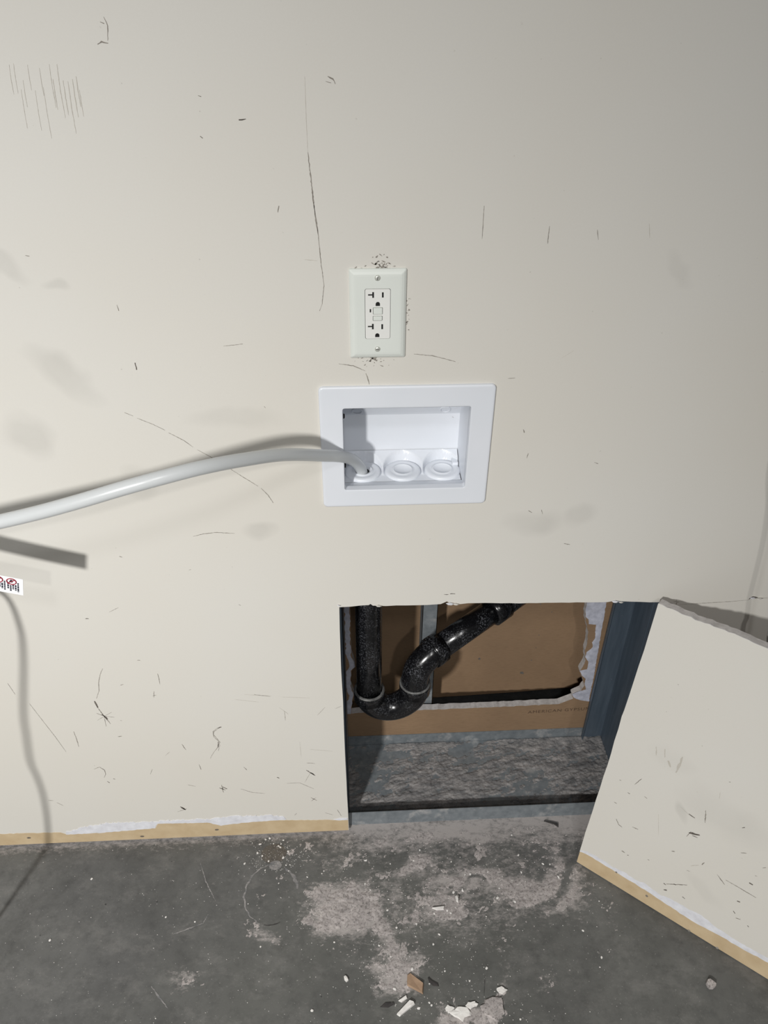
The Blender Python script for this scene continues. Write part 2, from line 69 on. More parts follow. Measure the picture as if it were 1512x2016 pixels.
DUST = [(0.132, -0.1204, 0.2601, 0.0923, 0.42), (-0.0487, -0.1469, 0.0931, 0.0544, 1.0), (-0.0928, -0.1692, 0.0484, 0.0289, 0.9), (0.0088, -0.1741, 0.0387, 0.0577, 0.7), (0.1544, -0.1027, 0.1718, 0.0418, 0.85), (0.1153, -0.1793, 0.0775, 0.0432, 0.65), (0.3011, -0.1337, 0.1099, 0.0558, 0.75), (0.3725, -0.0899, 0.0513, 0.0533, 0.6), (0.0213, -0.2817, 0.0592, 0.0323, 0.85), (-0.0191, -0.2643, 0.0368, 0.0217, 0.6), (0.1581, -0.3477, 0.0483, 0.0205, 1.0), (0.1219, -0.3538, 0.035, 0.011, 0.9), (0.1953, -0.3375, 0.0124, 0.0224, 0.8), (-0.0469, -0.0588, 0.1644, 0.0271, 0.35), (0.1953, -0.0316, 0.2626, 0.018, 0.5), (0.0601, -0.008, 0.1376, 0.0092, 0.5), (-0.3518, -0.2609, 0.0309, 0.031, 0.45), (-0.3606, -0.2898, 0.0233, 0.0116, 0.4), (-0.2204, -0.2007, 0.0378, 0.0241, 0.5), (0.2077, -0.2926, 0.0127, 0.038, 0.4), (0.3845, -0.163, 0.0296, 0.0394, 0.4), (0.2169, -0.2403, 0.0225, 0.036, 0.3), (0.3014, -0.3056, 0.0363, 0.0376, 0.3), (-0.3169, -0.1038, 0.0079, 0.0514, 0.25), (0.0058, -0.23, 0.0281, 0.0452, 0.5), (-0.1507, -0.0207, 0.094, 0.0158, 0.25), (-0.7373, -0.0147, 0.072, 0.01, 0.3), (-0.5138, -0.0122, 0.1245, 0.0079, 0.3), (0.4613, -0.2057, 0.0212, 0.047, 0.3)]
ARCS = [([(0.0512, -0.1267), (0.1151, -0.0903), (0.2086, -0.082), (0.3074, -0.1038)], 0.011, -0.8), ([(0.2024, -0.1835), (0.2712, -0.1821), (0.3254, -0.1601), (0.3648, -0.1213), (0.3854, -0.0797)], 0.0088, -0.9), ([(0.225, -0.1942), (0.2994, -0.1883), (0.3549, -0.1615), (0.3977, -0.1124)], 0.0055, 0.7), ([(0.2527, -0.1763), (0.3057, -0.1591), (0.3434, -0.1254)], 0.0055, 0.7), ([(-0.0472, -0.075), (0.0559, -0.0638), (0.1613, -0.0491)], 0.0066, -0.6), ([(-0.0078, -0.1084), (0.0834, -0.1024), (0.1549, -0.0986)], 0.0066, -0.7), ([(0.007, -0.1143), (0.0233, -0.1748), (0.0346, -0.2223)], 0.0088, -0.7), ([(-0.0089, -0.1339), (0.0073, -0.2025), (0.0234, -0.2488)], 0.0066, 0.8), ([(0.0202, -0.1453), (0.0305, -0.2129), (0.0327, -0.2492)], 0.0055, 0.7), ([(0.1563, -0.1267), (0.1843, -0.1073), (0.2137, -0.114)], 0.0055, -0.8), ([(-0.1084, -0.0667), (-0.0572, -0.0583), (-0.0058, -0.0608)], 0.0055, 0.4)]
LINES_F = [([(-0.3584, -0.0546), (-0.3431, -0.0922), (-0.318, -0.1339)], 2.0), ([(-0.3905, -0.1924), (-0.3367, -0.1745), (-0.3294, -0.1577)], 2.0), ([(-0.4128, -0.2807), (-0.3779, -0.3174)], 3.0), ([(0.1804, -0.2912), (0.1733, -0.3243)], 1.0), ([(-0.7728, 0.0003), (-0.5693, 0.0051), (-0.2782, 0.0082), (-0.0561, 0.0057)], 2)]


rnd = random.Random(11)
rng = np.random.default_rng(5)

# ------------------------------------------------------------------ materials
def srgb(r, g, b):
    f = lambda c: ((c / 255 + .055) / 1.055) ** 2.4 if c > 10 else c / 255 / 12.92
    return (f(r), f(g), f(b), 1)
class Mat:
    def __init__(s, name, color=(.8, .8, .8, 1), rough=.5, metal=0, spec=.5):
        s.m = bpy.data.materials.new(name); s.m.use_nodes = True; s.t = s.m.node_tree; s.n = s.t.nodes; s.l = s.t.links
        s.b = s.n['Principled BSDF']; s.b.inputs['Base Color'].default_value = color
        s.b.inputs['Roughness'].default_value = rough; s.b.inputs['Metallic'].default_value = metal
        s.b.inputs['Specular IOR Level'].default_value = spec
        s._co = None
    def co(s):
        if s._co is None: s._co = s.n.new('ShaderNodeTexCoord').outputs['Object']
        return s._co
    def noise(s, scale, detail=4, rough=.55, vec=None, dist=0):
        k = s.n.new('ShaderNodeTexNoise'); k.inputs['Scale'].default_value = scale; k.inputs['Detail'].default_value = detail
        k.inputs['Roughness'].default_value = rough; k.inputs['Distortion'].default_value = dist
        s.l.new(vec or s.co(), k.inputs['Vector']); return k.outputs['Fac']
    def map(s, scale=(1, 1, 1), rot=(0, 0, 0), loc=(0, 0, 0), kind='POINT', vec=None):
        k = s.n.new('ShaderNodeMapping'); k.vector_type = kind; k.inputs['Scale'].default_value = scale; k.inputs['Rotation'].default_value = rot
        k.inputs['Location'].default_value = loc; s.l.new(vec or s.co(), k.inputs['Vector']); return k.outputs[0]
    def ramp(s, fac, stops):
        k = s.n.new('ShaderNodeValToRGB'); e = k.color_ramp.elements
        while len(e) < len(stops): e.new(.5)
        for i, (p, c) in enumerate(stops): e[i].position = p; e[i].color = c if len(c) == 4 else (*c, 1)
        s.l.new(fac, k.inputs[0]); return k.outputs[0]
    def rng(s, v, a, b, c=0, d=1):
        k = s.n.new('ShaderNodeMapRange'); s.l.new(v, k.inputs[0])
        for i, x in enumerate((a, b, c, d)): k.inputs[i + 1].default_value = x
        return k.outputs[0]
    def math(s, op, a, b=None):
        k = s.n.new('ShaderNodeMath'); k.operation = op
        for i, x in enumerate((a, b)):
            if x is None: continue
            if isinstance(x, (int, float)): k.inputs[i].default_value = x
            else: s.l.new(x, k.inputs[i])
        return k.outputs[0]
    def mix(s, fac, a, b, mode='MIX'):
        k = s.n.new('ShaderNodeMix'); k.data_type = 'RGBA'; k.blend_type = mode
        for i, x in ((0, fac), (6, a), (7, b)):
            if isinstance(x, (int, float, tuple)): k.inputs[i].default_value = x
            else: s.l.new(x, k.inputs[i])
        return k.outputs[2]
    def attr(s, name):
        k = s.n.new('ShaderNodeAttribute'); k.attribute_name = name; return k.outputs['Fac']
    def color(s, c): s.l.new(c, s.b.inputs['Base Color'])
    def roughness(s, c): s.l.new(c, s.b.inputs['Roughness'])
    def bump(s, h, strength=.2, dist=.001):
        k = s.n.new('ShaderNodeBump'); k.inputs['Strength'].default_value = strength; k.inputs['Distance'].default_value = dist
        s.l.new(h, k.inputs['Height']); s.l.new(k.outputs[0], s.b.inputs['Normal'])

def paint_mat(name, blobs):
    M = Mat(name, rough=.55, spec=.3)
    base = M.ramp(M.noise(1.6, 3), [(.3, srgb(213, 209, 200)), (.7, srgb(215, 213, 207))])
    fine = M.noise(420, 2); c = M.mix(M.rng(fine, .3, .7, 0, .05), base, srgb(190, 184, 170))
    w = M.noise(9, 4)                      # breaks the smudge outlines
    wob = M.n.new('ShaderNodeVectorMath'); wob.operation = 'SCALE'
    nv = M.n.new('ShaderNodeTexNoise'); nv.inputs['Scale'].default_value = 14; M.l.new(M.co(), nv.inputs['Vector'])
    M.l.new(nv.outputs['Color'], wob.inputs[0]); wob.inputs['Scale'].default_value = .05
    add = M.n.new('ShaderNodeVectorMath'); add.operation = 'ADD'; M.l.new(M.co(), add.inputs[0]); M.l.new(wob.outputs[0], add.inputs[1])
    sub = M.n.new('ShaderNodeVectorMath'); sub.operation = 'SUBTRACT'; M.l.new(add.outputs[0], sub.inputs[0]); sub.inputs[1].default_value = (.025, .025, .025)
    total = None
    for (x, z, rx, rz, rot, s) in blobs:
        v = M.map((1 / rx, 0, 1 / rz) if False else (1, 1, 1), (0, rot, 0), (x, 0, z), 'TEXTURE', sub.outputs[0])
        sc = M.n.new('ShaderNodeVectorMath'); sc.operation = 'MULTIPLY'; M.l.new(v, sc.inputs[0]); sc.inputs[1].default_value = (1 / rx, 0, 1 / rz)
        ln = M.n.new('ShaderNodeVectorMath'); ln.operation = 'LENGTH'; M.l.new(sc.outputs[0], ln.inputs[0])
        a = M.rng(ln.outputs['Value'], 1.0, .45, 0, s)
        total = a if total is None else M.math('MAXIMUM', total, a)
    if total is not None:
        total = M.math('MULTIPLY', total, M.rng(w, .3, .7, .3, .8))
        c = M.mix(total, c, srgb(128, 126, 120))
    speck = M.rng(M.noise(160, 2, .5), .74, .79, 0, .35)
    c = M.mix(speck, c, srgb(150, 145, 135))
    M.color(c)
    M.bump(M.noise(900, 2), .12, .0004)
    return M.m

SMUDGE = [(-.40, 1.045, .065, .026, .75, .30), (-.47, .96, .035, .045, 0, .24), (-.175, .792, .03, .022, 0, .30), (-.44, 1.19, .04, .015, .3, .22), (-.38, 1.165, .02, .008, .4, .25),
          (.235, .79, .05, .03, 0, .22), (.30, .80, .03, .02, 0, .18), (-.19, .975, .07, .02, 0, .16), (.37, 1.17, .03, .012, .8, .15), (-.335, .875, .03, .03, .4, .22), (-.18, 1.465, .012, .005, 0, .4),
          (-.45, 1.49, .10, .11, 0, .10), (.02, .36, .04, .03, 0, .12), (-.36, .03, .02, .02, 0, .2)]
mat_paint = paint_mat('beige_wall_paint', SMUDGE)
mat_panel = paint_mat('beige_panel_paint', [(.20, .30, .09, .05, .2, .12), (.10, .36, .05, .03, 0, .10), (.14, .27, .03, .012, 1.1, .25), (.22, .12, .05, .02, .4, .12)])

def simple(name, c, rough=.5, metal=0, spec=.5, var=None, scale=20, bump=0, bscale=200):
    M = Mat(name, c, rough, metal, spec)
    if var: M.color(M.ramp(M.noise(scale, 5), [(.3, c), (.7, var)]))
    if bump: M.bump(M.noise(bscale, 3), bump, .0006)
    return M.m
mat_gyp = simple('raw_gypsum', srgb(196, 192, 190), .9, var=srgb(168, 164, 162), scale=120, bump=.6, bscale=500)
mat_torn = simple('torn_white_paper', srgb(226, 227, 232), .9, var=srgb(205, 205, 210), scale=60, bump=.5, bscale=400)
mat_torn_rear = simple('torn_grey_paper', srgb(190, 192, 204), .9, var=srgb(160, 162, 174), scale=90, bump=.5, bscale=400)
mat_tan = simple('bare_tan_paper', srgb(200, 180, 147), .85, var=srgb(186, 164, 130), scale=30, bump=.15, bscale=700)
mat_scratch = simple('dark_scuff', srgb(158, 152, 143), .8, var=srgb(112, 106, 98), scale=60)
mat_pale = simple('pale_scuff', srgb(196, 191, 181), .8, var=srgb(184, 179, 169), scale=80)
mat_black = simple('dark_mark', srgb(72, 67, 62), .8, var=srgb(120, 112, 104), scale=300)
mat_plate = simple('ivory_grey_plastic', srgb(224, 228, 222), .28, var=srgb(219, 223, 217), scale=8)
mat_recept = simple('pale_plastic', srgb(230, 230, 226), .3)
mat_slot = simple('slot_black', srgb(8, 8, 8), .6)
mat_gap = simple('seam_dark', srgb(60, 60, 58), .7)
mat_screw = simple('painted_screw', srgb(206, 208, 200), .3, .3)
mat_box = simple('white_plastic', srgb(224, 227, 233), .3, var=srgb(220, 224, 230), scale=10)
mat_stain = simple('dark_screw', srgb(45, 42, 44), .4, .5)
mat_cord = simple('grey_cord', srgb(150, 150, 150), .5)
mat_tag = simple('white_tag', srgb(246, 247, 250), .4)
mat_red = simple('red_print', srgb(150, 30, 50), .5)
mat_ink = simple('black_print', srgb(40, 44, 56), .5)
M = Mat('brown_board_paper', rough=.85)
c = M.ramp(M.noise(5, 5), [(.25, srgb(124, 101, 78)), (.75, srgb(146, 120, 93))])
c = M.mix(M.rng(M.noise(70, 4, .6, M.map((1, 1, 6))), .45, .75, 0, .35), c, srgb(108, 86, 64))
c = M.mix(M.rng(M.noise(210, 2), .74, .78, 0, .6), c, srgb(60, 46, 36)); M.color(c); mat_brown = M.m
M = Mat('galvanised_steel', rough=.5, metal=.3)
c = M.ramp(M.noise(60, 4, .6), [(.3, srgb(112, 119, 124)), (.7, srgb(138, 144, 148))])
c = M.mix(M.rng(M.noise(24, 5, .65), .55, .72, 0, .7), c, srgb(190, 188, 186)); M.color(c); M.roughness(M.rng(M.noise(40, 3), .3, .7, .35, .6)); mat_galv = M.m
M = Mat('blue_grey_steel', rough=.45, metal=.3)
c = M.ramp(M.noise(14, 4, .55, M.map((6, 6, .6))), [(.3, srgb(78, 90, 102)), (.7, srgb(94, 106, 118))])
c = M.mix(M.rng(M.noise(130, 3, .6), .70, .78, 0, .6), c, srgb(190, 192, 194)); M.color(c); mat_stud = M.m
M = Mat('dusty_black_pipe', rough=.26, spec=.5)
geo = M.n.new('ShaderNodeNewGeometry'); sep = M.n.new('ShaderNodeSeparateXYZ'); M.l.new(geo.outputs['Normal'], sep.inputs[0])
up = M.rng(sep.outputs['Z'], -.1, .9, .55, 1.0)
d1 = M.math('MULTIPLY', M.rng(M.noise(330, 3, .7), .50, .66, 0, .8), M.rng(M.noise(28, 4), .42, .62, .05, 1))
d1 = M.math('MULTIPLY', d1, up)
M.color(M.mix(d1, srgb(15, 15, 17), srgb(112, 114, 120))); M.roughness(M.rng(d1, 0, .5, .2, .75)); mat_pipe = M.m
mat_pipe_ring = simple('grey_joint_ring', srgb(120, 120, 118), .5, var=srgb(70, 70, 70), scale=120)  # lighter grey than the pipe, for the rings at the joints
M = Mat('translucent_white_hose', srgb(200, 203, 204), .3); M.b.inputs['Subsurface Weight'].default_value = .35
M.b.inputs['Subsurface Radius'].default_value = (.004, .004, .004); M.b.inputs['Subsurface Scale'].default_value = 1.0; mat_hose = M.m

# concrete, with thin dust film
M = Mat('worn_concrete', rough=.6, spec=.35)
c = M.ramp(M.noise(3.2, 6, .6), [(.3, srgb(80, 80, 80)), (.5, srgb(95, 95, 94)), (.7, srgb(110, 110, 108))])
c = M.mix(M.rng(M.noise(1.3, 3), .4, .65, 0, .35), c, srgb(86, 87, 79))
c = M.mix(M.rng(M.noise(45, 5, .7), .48, .8, 0, .5), c, srgb(56, 56, 56))
c = M.mix(M.rng(M.noise(14, 8, .78, M.map((1, 1.5, 1), (0, 0, .4))), .50, .72, 0, .42), c, srgb(134, 132, 129)); c = M.mix(M.rng(M.noise(7, 6, .7), .52, .68, 0, .45), c, srgb(62, 62, 61))
c = M.mix(M.rng(M.noise(260, 2, .6), .68, .74, 0, .5), c, srgb(168, 166, 162))
c = M.mix(M.rng(M.noise(75, 2, .6), .74, .77, 0, .8), c, srgb(42, 42, 42))
film = M.attr('film')
gr = M.math('ADD', M.math('MULTIPLY', film, .48), M.math('MULTIPLY', M.noise(55, 9, .85, M.map((1, 1.8, 1), (0, 0, .35))), 1.0))
gr = M.math('MULTIPLY', M.rng(gr, .66, .86, 0, .92), M.rng(film, .02, .16, 0, 1))
c = M.mix(gr, c, srgb(170, 164, 161))
M.color(c); M.bump(M.noise(120, 5, .7), .25, .0012); mat_conc = M.m
M = Mat('plaster_dust', rough=.95, spec=.1)
c = M.ramp(M.noise(40, 5, .6), [(.3, srgb(154, 148, 146)), (.7, srgb(186, 179, 176))])
c = M.mix(M.rng(M.noise(240, 4, .75), .50, .62, 0, .75), c, srgb(108, 104, 102)); M.color(c); M.bump(M.noise(420, 4, .7), .9, .0012); mat_dust = M.m
M = Mat('grey_plaster_dust', rough=.95, spec=.1)
c = M.ramp(M.noise(40, 5, .6), [(.3, srgb(118, 117, 117)), (.7, srgb(162, 158, 156))])
c = M.mix(M.rng(M.noise(30, 7, .75, M.map((.7, 2.4, 1), (0, 0, .3))), .47, .62, 0, .8), c, srgb(92, 94, 96)); c = M.mix(M.rng(M.noise(280, 3, .7), .55, .65, 0, .5), c, srgb(90, 89, 88)); M.color(c); M.bump(M.noise(420, 4, .7), .9, .0012); mat_dust2 = M.m
mat_chip = simple('gypsum_chip', srgb(232, 230, 226), .9, var=srgb(214, 210, 206), scale=150, bump=.4, bscale=600)
mat_scrap = simple('brown_paper_scrap', srgb(166, 140, 116), .85, var=srgb(146, 120, 98), scale=60, bump=.3, bscale=300)
mat_dark = simple('dark_debris', srgb(46, 44, 44), .8, var=srgb(66, 62, 60), scale=90)

# ------------------------------------------------------------------ builders
def add(name, verts, faces, mat, parent=None, smooth=False, mats=None, fm=None):
    me = bpy.data.meshes.new(name); me.from_pydata([tuple(v) for v in verts], [], faces)
    for mm in (mats or [mat]): me.materials.append(mm)
    if fm: me.polygons.foreach_set('material_index', fm)
    if smooth: me.polygons.foreach_set('use_smooth', [True] * len(me.polygons))
    me.update(); o = bpy.data.objects.new(name, me); col.objects.link(o); o.parent = parent
    return o
def tag(o, label=None, cat=None, group=None, kind=None):
    for k, v in (('label', label), ('category', cat), ('group', group), ('kind', kind)):
        if v: o[k] = v
    return o
def empty(name, loc=(0, 0, 0)):
    o = bpy.data.objects.new(name, None); o.empty_display_size = .02; o.location = loc; col.objects.link(o); return o
def child(o, p):
    """parent a mesh that was built in world coordinates to an Empty standing at p.location"""
    o.parent = p; o.matrix_parent_inverse = Matrix.Translation(p.location).inverted(); return o
def box(a, b):
    (x0, y0, z0), (x1, y1, z1) = a, b
    v = [(x0, y0, z0), (x1, y0, z0), (x1, y1, z0), (x0, y1, z0), (x0, y0, z1), (x1, y0, z1), (x1, y1, z1), (x0, y1, z1)]
    return v, [(0, 3, 2, 1), (4, 5, 6, 7), (0, 1, 5, 4), (1, 2, 6, 5), (2, 3, 7, 6), (3, 0, 4, 7)]
def bevel_box(name, a, b, r, mat, parent=None, seg=2):
    v, f = box(a, b); o = add(name, v, f, mat, parent)
    bm = bmesh.new(); bm.from_mesh(o.data); bmesh.ops.recalc_face_normals(bm, faces=bm.faces)
    bmesh.ops.bevel(bm, geom=bm.edges[:] , offset=r, segments=seg, affect='EDGES', profile=.6); bm.to_mesh(o.data); bm.free(); return o
def ccw(p):
    a = sum(p[i][0] * p[(i + 1) % len(p)][1] - p[(i + 1) % len(p)][0] * p[i][1] for i in range(len(p)))
    return list(p) if a > 0 else list(p)[::-1]
def sheet(name, outer, holes, d0, d1, mats, parent=None, place=None, fuzz=0):
    """flat board: outline (a,b) pairs with holes, front at depth d0, back at d1; materials front, edge, back"""
    place = place or (lambda a, b, d: (a, d, b))
    loops = [ccw(outer)] + [ccw(h)[::-1] for h in holes]
    flat = [p for l in loops for p in l]; N = len(flat)
    tri = tessellate_polygon([[Vector((p[0], p[1], 0)) for p in l] for l in loops])
    v = [place(p[0], p[1], d0) for p in flat] + [place(p[0], p[1], d1) for p in flat]
    f, fm = [], []
    for t in tri:
        a, b, c = [flat[i] for i in t]
        s = (b[0] - a[0]) * (c[1] - a[1]) - (b[1] - a[1]) * (c[0] - a[0])
        t = tuple(t) if s > 0 else tuple(t)[::-1]
        f.append(t); fm.append(0); f.append(tuple(i + N for i in t[::-1])); fm.append(2 if len(mats) > 2 else 0)
    k = 0
    for l in loops:
        n = len(l)
        for i in range(n):
            a, b = k + i, k + (i + 1) % n; f.append((b, a, a + N, b + N)); fm.append(1 if len(mats) > 1 else 0)
        k += n
    return add(name, v, f, None, parent, mats=mats, fm=fm)
def jag(pts, step=.006, amp=.0008, seed=1):
    r = random.Random(seed); out = []
    for (a, b) in zip(pts[:-1], pts[1:]):
        L = math.dist(a, b); n = max(1, int(L / step))
        for i in range(n):
            t = i / n; j = 0 if i == 0 and not out else amp
            out.append((a[0] + (b[0] - a[0]) * t + r.uniform(-j, j), a[1] + (b[1] - a[1]) * t + r.uniform(-j, j)))
    out.append(tuple(pts[-1])); return out
def catmull(P, n=8):
    P = [Vector(p) for p in P]; Q = [P[0] * 2 - P[1]] + P + [P[-1] * 2 - P[-2]]; out = []
    for i in range(1, len(Q) - 2):
        a, b, c, d = Q[i - 1:i + 3]
        for k in range(n):
            t = k / n; out.append(.5 * ((2 * b) + (c - a) * t + (2 * a - 5 * b + 4 * c - d) * t * t + (3 * b - a - 3 * c + d) * t ** 3))
    out.append(P[-1]); return out
def tube(name, path, rad, mat, parent=None, seg=20, inner=None, cap=True):
    path = [Vector(p) for p in path]; n = len(path)
    rads = rad if isinstance(rad, (list, tuple)) else [rad] * n
    T = [(path[min(i + 1, n - 1)] - path[max(i - 1, 0)]).normalized() for i in range(n)]
    nrm = T[0].orthogonal().normalized(); v, f = [], []
    for i in range(n):
        nrm = (nrm - T[i] * nrm.dot(T[i])).normalized(); bn = T[i].cross(nrm)
        for k in range(seg):
            a = 2 * math.pi * k / seg; v.append(path[i] + (nrm * math.cos(a) + bn * math.sin(a)) * rads[i])
    for i in range(n - 1):
        for k in range(seg):
            a, b = i * seg + k, i * seg + (k + 1) % seg; f.append((a, b, b + seg, a + seg))
    if cap:
        f.append(tuple(range(seg))[::-1]); f.append(tuple((n - 1) * seg + k for k in range(seg)))
    o = add(name, v, f, mat, parent); o.data.polygons.foreach_set('use_smooth', [len(p.vertices) == 4 for p in o.data.polygons]); return o
def lathe(name, prof, centre, mat, parent=None, seg=40, axis='z', smooth=True):
    v, f = [], []; cx, cy, cz = centre
    for r, h in prof:
        for k in range(seg):
            a = 2 * math.pi * k / seg; c_, s_ = r * math.cos(a), r * math.sin(a)
            v.append((cx + c_, cy + s_, cz + h) if axis == 'z' else (cx + c_, cy + h, cz + s_))
    for i in range(len(prof) - 1):
        for k in range(seg):
            a, b = i * seg + k, i * seg + (k + 1) % seg
            f.append((a, b, b + seg, a + seg) if axis == 'z' else (b, a, a + seg, b + seg))
    return add(name, v, f, mat, parent, smooth=smooth)
def rrect(x0, x1, z0, z1, r, n=6):
    out = []
    for cx, cz, a0 in ((x1 - r, z1 - r, 0), (x0 + r, z1 - r, 90), (x0 + r, z0 + r, 180), (x1 - r, z0 + r, 270)):
        for i in range(n + 1):
            a = math.radians(a0 + 90 * i / n); out.append((cx + r * math.cos(a), cz + r * math.sin(a)))
    return out
def loft(name, loops, mat, parent=None, smooth=False, cap_last=False):
    n = len(loops[0]); v = [p for l in loops for p in l]; f = []
    for i in range(len(loops) - 1):
        for k in range(n):
            a, b = i * n + k, i * n + (k + 1) % n; f.append((a, b, b + n, a + n))
    if cap_last: f.append(tuple((len(loops) - 1) * n + k for k in range(n)))
    return add(name, v, f, mat, parent, smooth=smooth)
def ribbon(name, pts, w, mat, place, parent, seed=0, rag=.45):
    """thin ragged stroke of paint damage lying on a surface; place(a,b) -> point"""
    r = random.Random(seed); P = jag(pts, max(.002, w * 1.5), w * .25, seed); v = []
    for i, p in enumerate(P):
        a, b = P[max(i - 1, 0)], P[min(i + 1, len(P) - 1)]; dx, dz = b[0] - a[0], b[1] - a[1]; L = math.hypot(dx, dz) or 1
        t = i / max(1, len(P) - 1); ww = w * .5 * (.35 + .65 * math.sin(math.pi * min(1, max(0, .08 + .84 * t)))) * r.uniform(1 - rag, 1 + rag)
        v += [place(p[0] - dz / L * ww, p[1] + dx / L * ww), place(p[0] + dz / L * ww, p[1] - dx / L * ww)]
    return add(name, v, [(2 * i, 2 * i + 1, 2 * i + 3, 2 * i + 2) for i in range(len(P) - 1)], mat, parent)
def vnoise(X, Y, seed):
    r = np.random.default_rng(seed); g = r.random((256, 256)); xi = np.floor(X).astype(int); yi = np.floor(Y).astype(int)
    fx = X - xi; fy = Y - yi; fx = fx * fx * (3 - 2 * fx); fy = fy * fy * (3 - 2 * fy)
    G = lambda i, j: g[i % 256, j % 256]
    return (G(xi, yi) * (1 - fx) + G(xi + 1, yi) * fx) * (1 - fy) + (G(xi, yi + 1) * (1 - fx) + G(xi + 1, yi + 1) * fx) * fy
def fbm(X, Y, s, seed, o=5, g=.55):
    t = 0; a = 1; n = 0
    for k in range(o): t = t + a * vnoise(X * s + 17 * k, Y * s + 31 * k, seed + k); n += a; a *= g; s *= 2.05
    return t / n
def grid_obj(name, xs, ys, Z, mat, parent=None, keep=None):
    nx, ny = len(xs), len(ys); X, Y = np.meshgrid(xs, ys, indexing='ij')
    v = np.stack([X, Y, Z], -1).reshape(-1, 3)
    i, j = np.meshgrid(np.arange(nx - 1), np.arange(ny - 1), indexing='ij'); a = (i * ny + j)
    q = np.stack([a, a + ny, a + ny + 1, a + 1], -1).reshape(-1, 4)
    if keep is not None:
        k = (keep[:-1, :-1] | keep[1:, :-1] | keep[:-1, 1:] | keep[1:, 1:]).reshape(-1); q = q[k]
        used = np.unique(q); re = np.zeros(len(v), int); re[used] = np.arange(len(used)); v = v[used]; q = re[q]
    me = bpy.data.meshes.new(name); me.vertices.add(len(v)); me.vertices.foreach_set('co', v.astype(np.float32).ravel())
    me.loops.add(q.size); me.loops.foreach_set('vertex_index', q.ravel().astype(np.int32))
    me.polygons.add(len(q)); me.polygons.foreach_set('loop_start', np.arange(0, q.size, 4, dtype=np.int32)); me.polygons.foreach_set('loop_total', np.full(len(q), 4, np.int32))
    me.polygons.foreach_set('use_smooth', np.ones(len(q), bool))
    me.materials.append(mat); me.update(calc_edges=True); me.validate()
    o = bpy.data.objects.new(name, me); col.objects.link(o); o.parent = parent; return o

# ------------------------------------------------------------------ floor
def seg_d(X, Y, pts):
    d = np.full(X.shape, 9.)
    for (a, b) in zip(pts[:-1], pts[1:]):
        ax, ay = a; bx, by = b; L = (bx - ax) ** 2 + (by - ay) ** 2 + 1e-12
        t = np.clip(((X - ax) * (bx - ax) + (Y - ay) * (by - ay)) / L, 0, 1)
        d = np.minimum(d, np.hypot(X - ax - t * (bx - ax), Y - ay - t * (by - ay)))
    return d
def density(X, Y):
    D = np.zeros(X.shape)
    wx = X + (fbm(X, Y, 12, 71) - .5) * .09; wy = Y + (fbm(X, Y, 12, 91) - .5) * .09
    for (x, y, rx, ry, s) in DUST:
        e = ((wx - x) / rx) ** 2 + ((wy - y) / ry) ** 2; D = np.maximum(D, s * np.exp(-e * .9))
    for pts, w, s in ARCS:
        k = np.exp(-(seg_d(wx * .4 + X * .6, wy * .4 + Y * .6, [tuple(p) for p in catmull([(*p, 0) for p in pts], 6)] if False else [(v.x, v.y) for v in catmull([(*p, 0) for p in pts], 6)]) / w) ** 2)
        D = D + s * k * (.35 if s > 0 else .55) * (.3 + D)
    return np.clip(D, 0, 1.3)
fx = np.concatenate([np.linspace(-2.4, -.95, 12), np.arange(-.93, .93, .008), np.linspace(.95, 2.4, 12)])
fy = np.concatenate([np.linspace(-2.6, -.55, 12), np.arange(-.53, .05, .008), np.linspace(.07, .6, 8)])
X, Y = np.meshgrid(fx, fy, indexing='ij')
floor = grid_obj('floor', fx, fy, np.zeros(X.shape), mat_conc)
film = np.clip(density(X, Y) * 1.25 - .03, 0, 1) * .9
film = np.maximum(film, (.35 + .75 * fbm(X * 1.4, Y * 4, 14, 8, 4)) * np.exp(-((Y - .0) / .06) ** 2) * np.clip((X + .22) / .2, 0, 1) * (X < .52))
film = np.maximum(film, (.15 + .6 * fbm(X * 1.3, Y * 3, 11, 19, 4)) * np.exp(-(((X - .15) / .34) ** 2 + ((Y + .13) / .13) ** 2)) )
film = np.maximum(film, .65 * np.exp(-np.clip(.0 - Y, 0, 9) / .022) * (X < -.05) * (Y < .02))
at = floor.data.attributes.new('film', 'FLOAT', 'POINT'); at.data.foreach_set('value', film.ravel().astype(np.float32))
tag(floor, kind='structure')
# heaps of plaster dust lying on the concrete: a height field whose low spots dip under the floor
xs = np.arange(-.36, .62, .0018); ys = np.arange(-.44, .016, .0018); X, Y = np.meshgrid(xs, ys, indexing='ij')
D = density(X, Y)
aniso = fbm(X * 1.0 + Y * .25, Y * 2.6 - X * .4, 26, 5, 5, .6)
Nn = .36 * fbm(X, Y, 34, 3, 6, .7) + .30 * aniso + .34 * fbm(X, Y, 150, 53, 3, .85)
h = (D * 1.05 + (Nn - .5) * 3.0 - .58)
hz = np.where(h > 0, np.minimum(h, .9) * .0030 + (fbm(X, Y, 210, 40, 3, .7) - .5) * .0016 * np.clip(h * 4, 0, 1), h * .004)
hz = np.clip(hz, -.0006, .01)
keep = hz > -.0002
dust = grid_obj('plaster_dust', xs, ys, hz, mat_dust, keep=keep)
tag(dust, 'pinkish grey gypsum dust swept in swirls over the dark concrete floor', 'dust', kind='stuff')

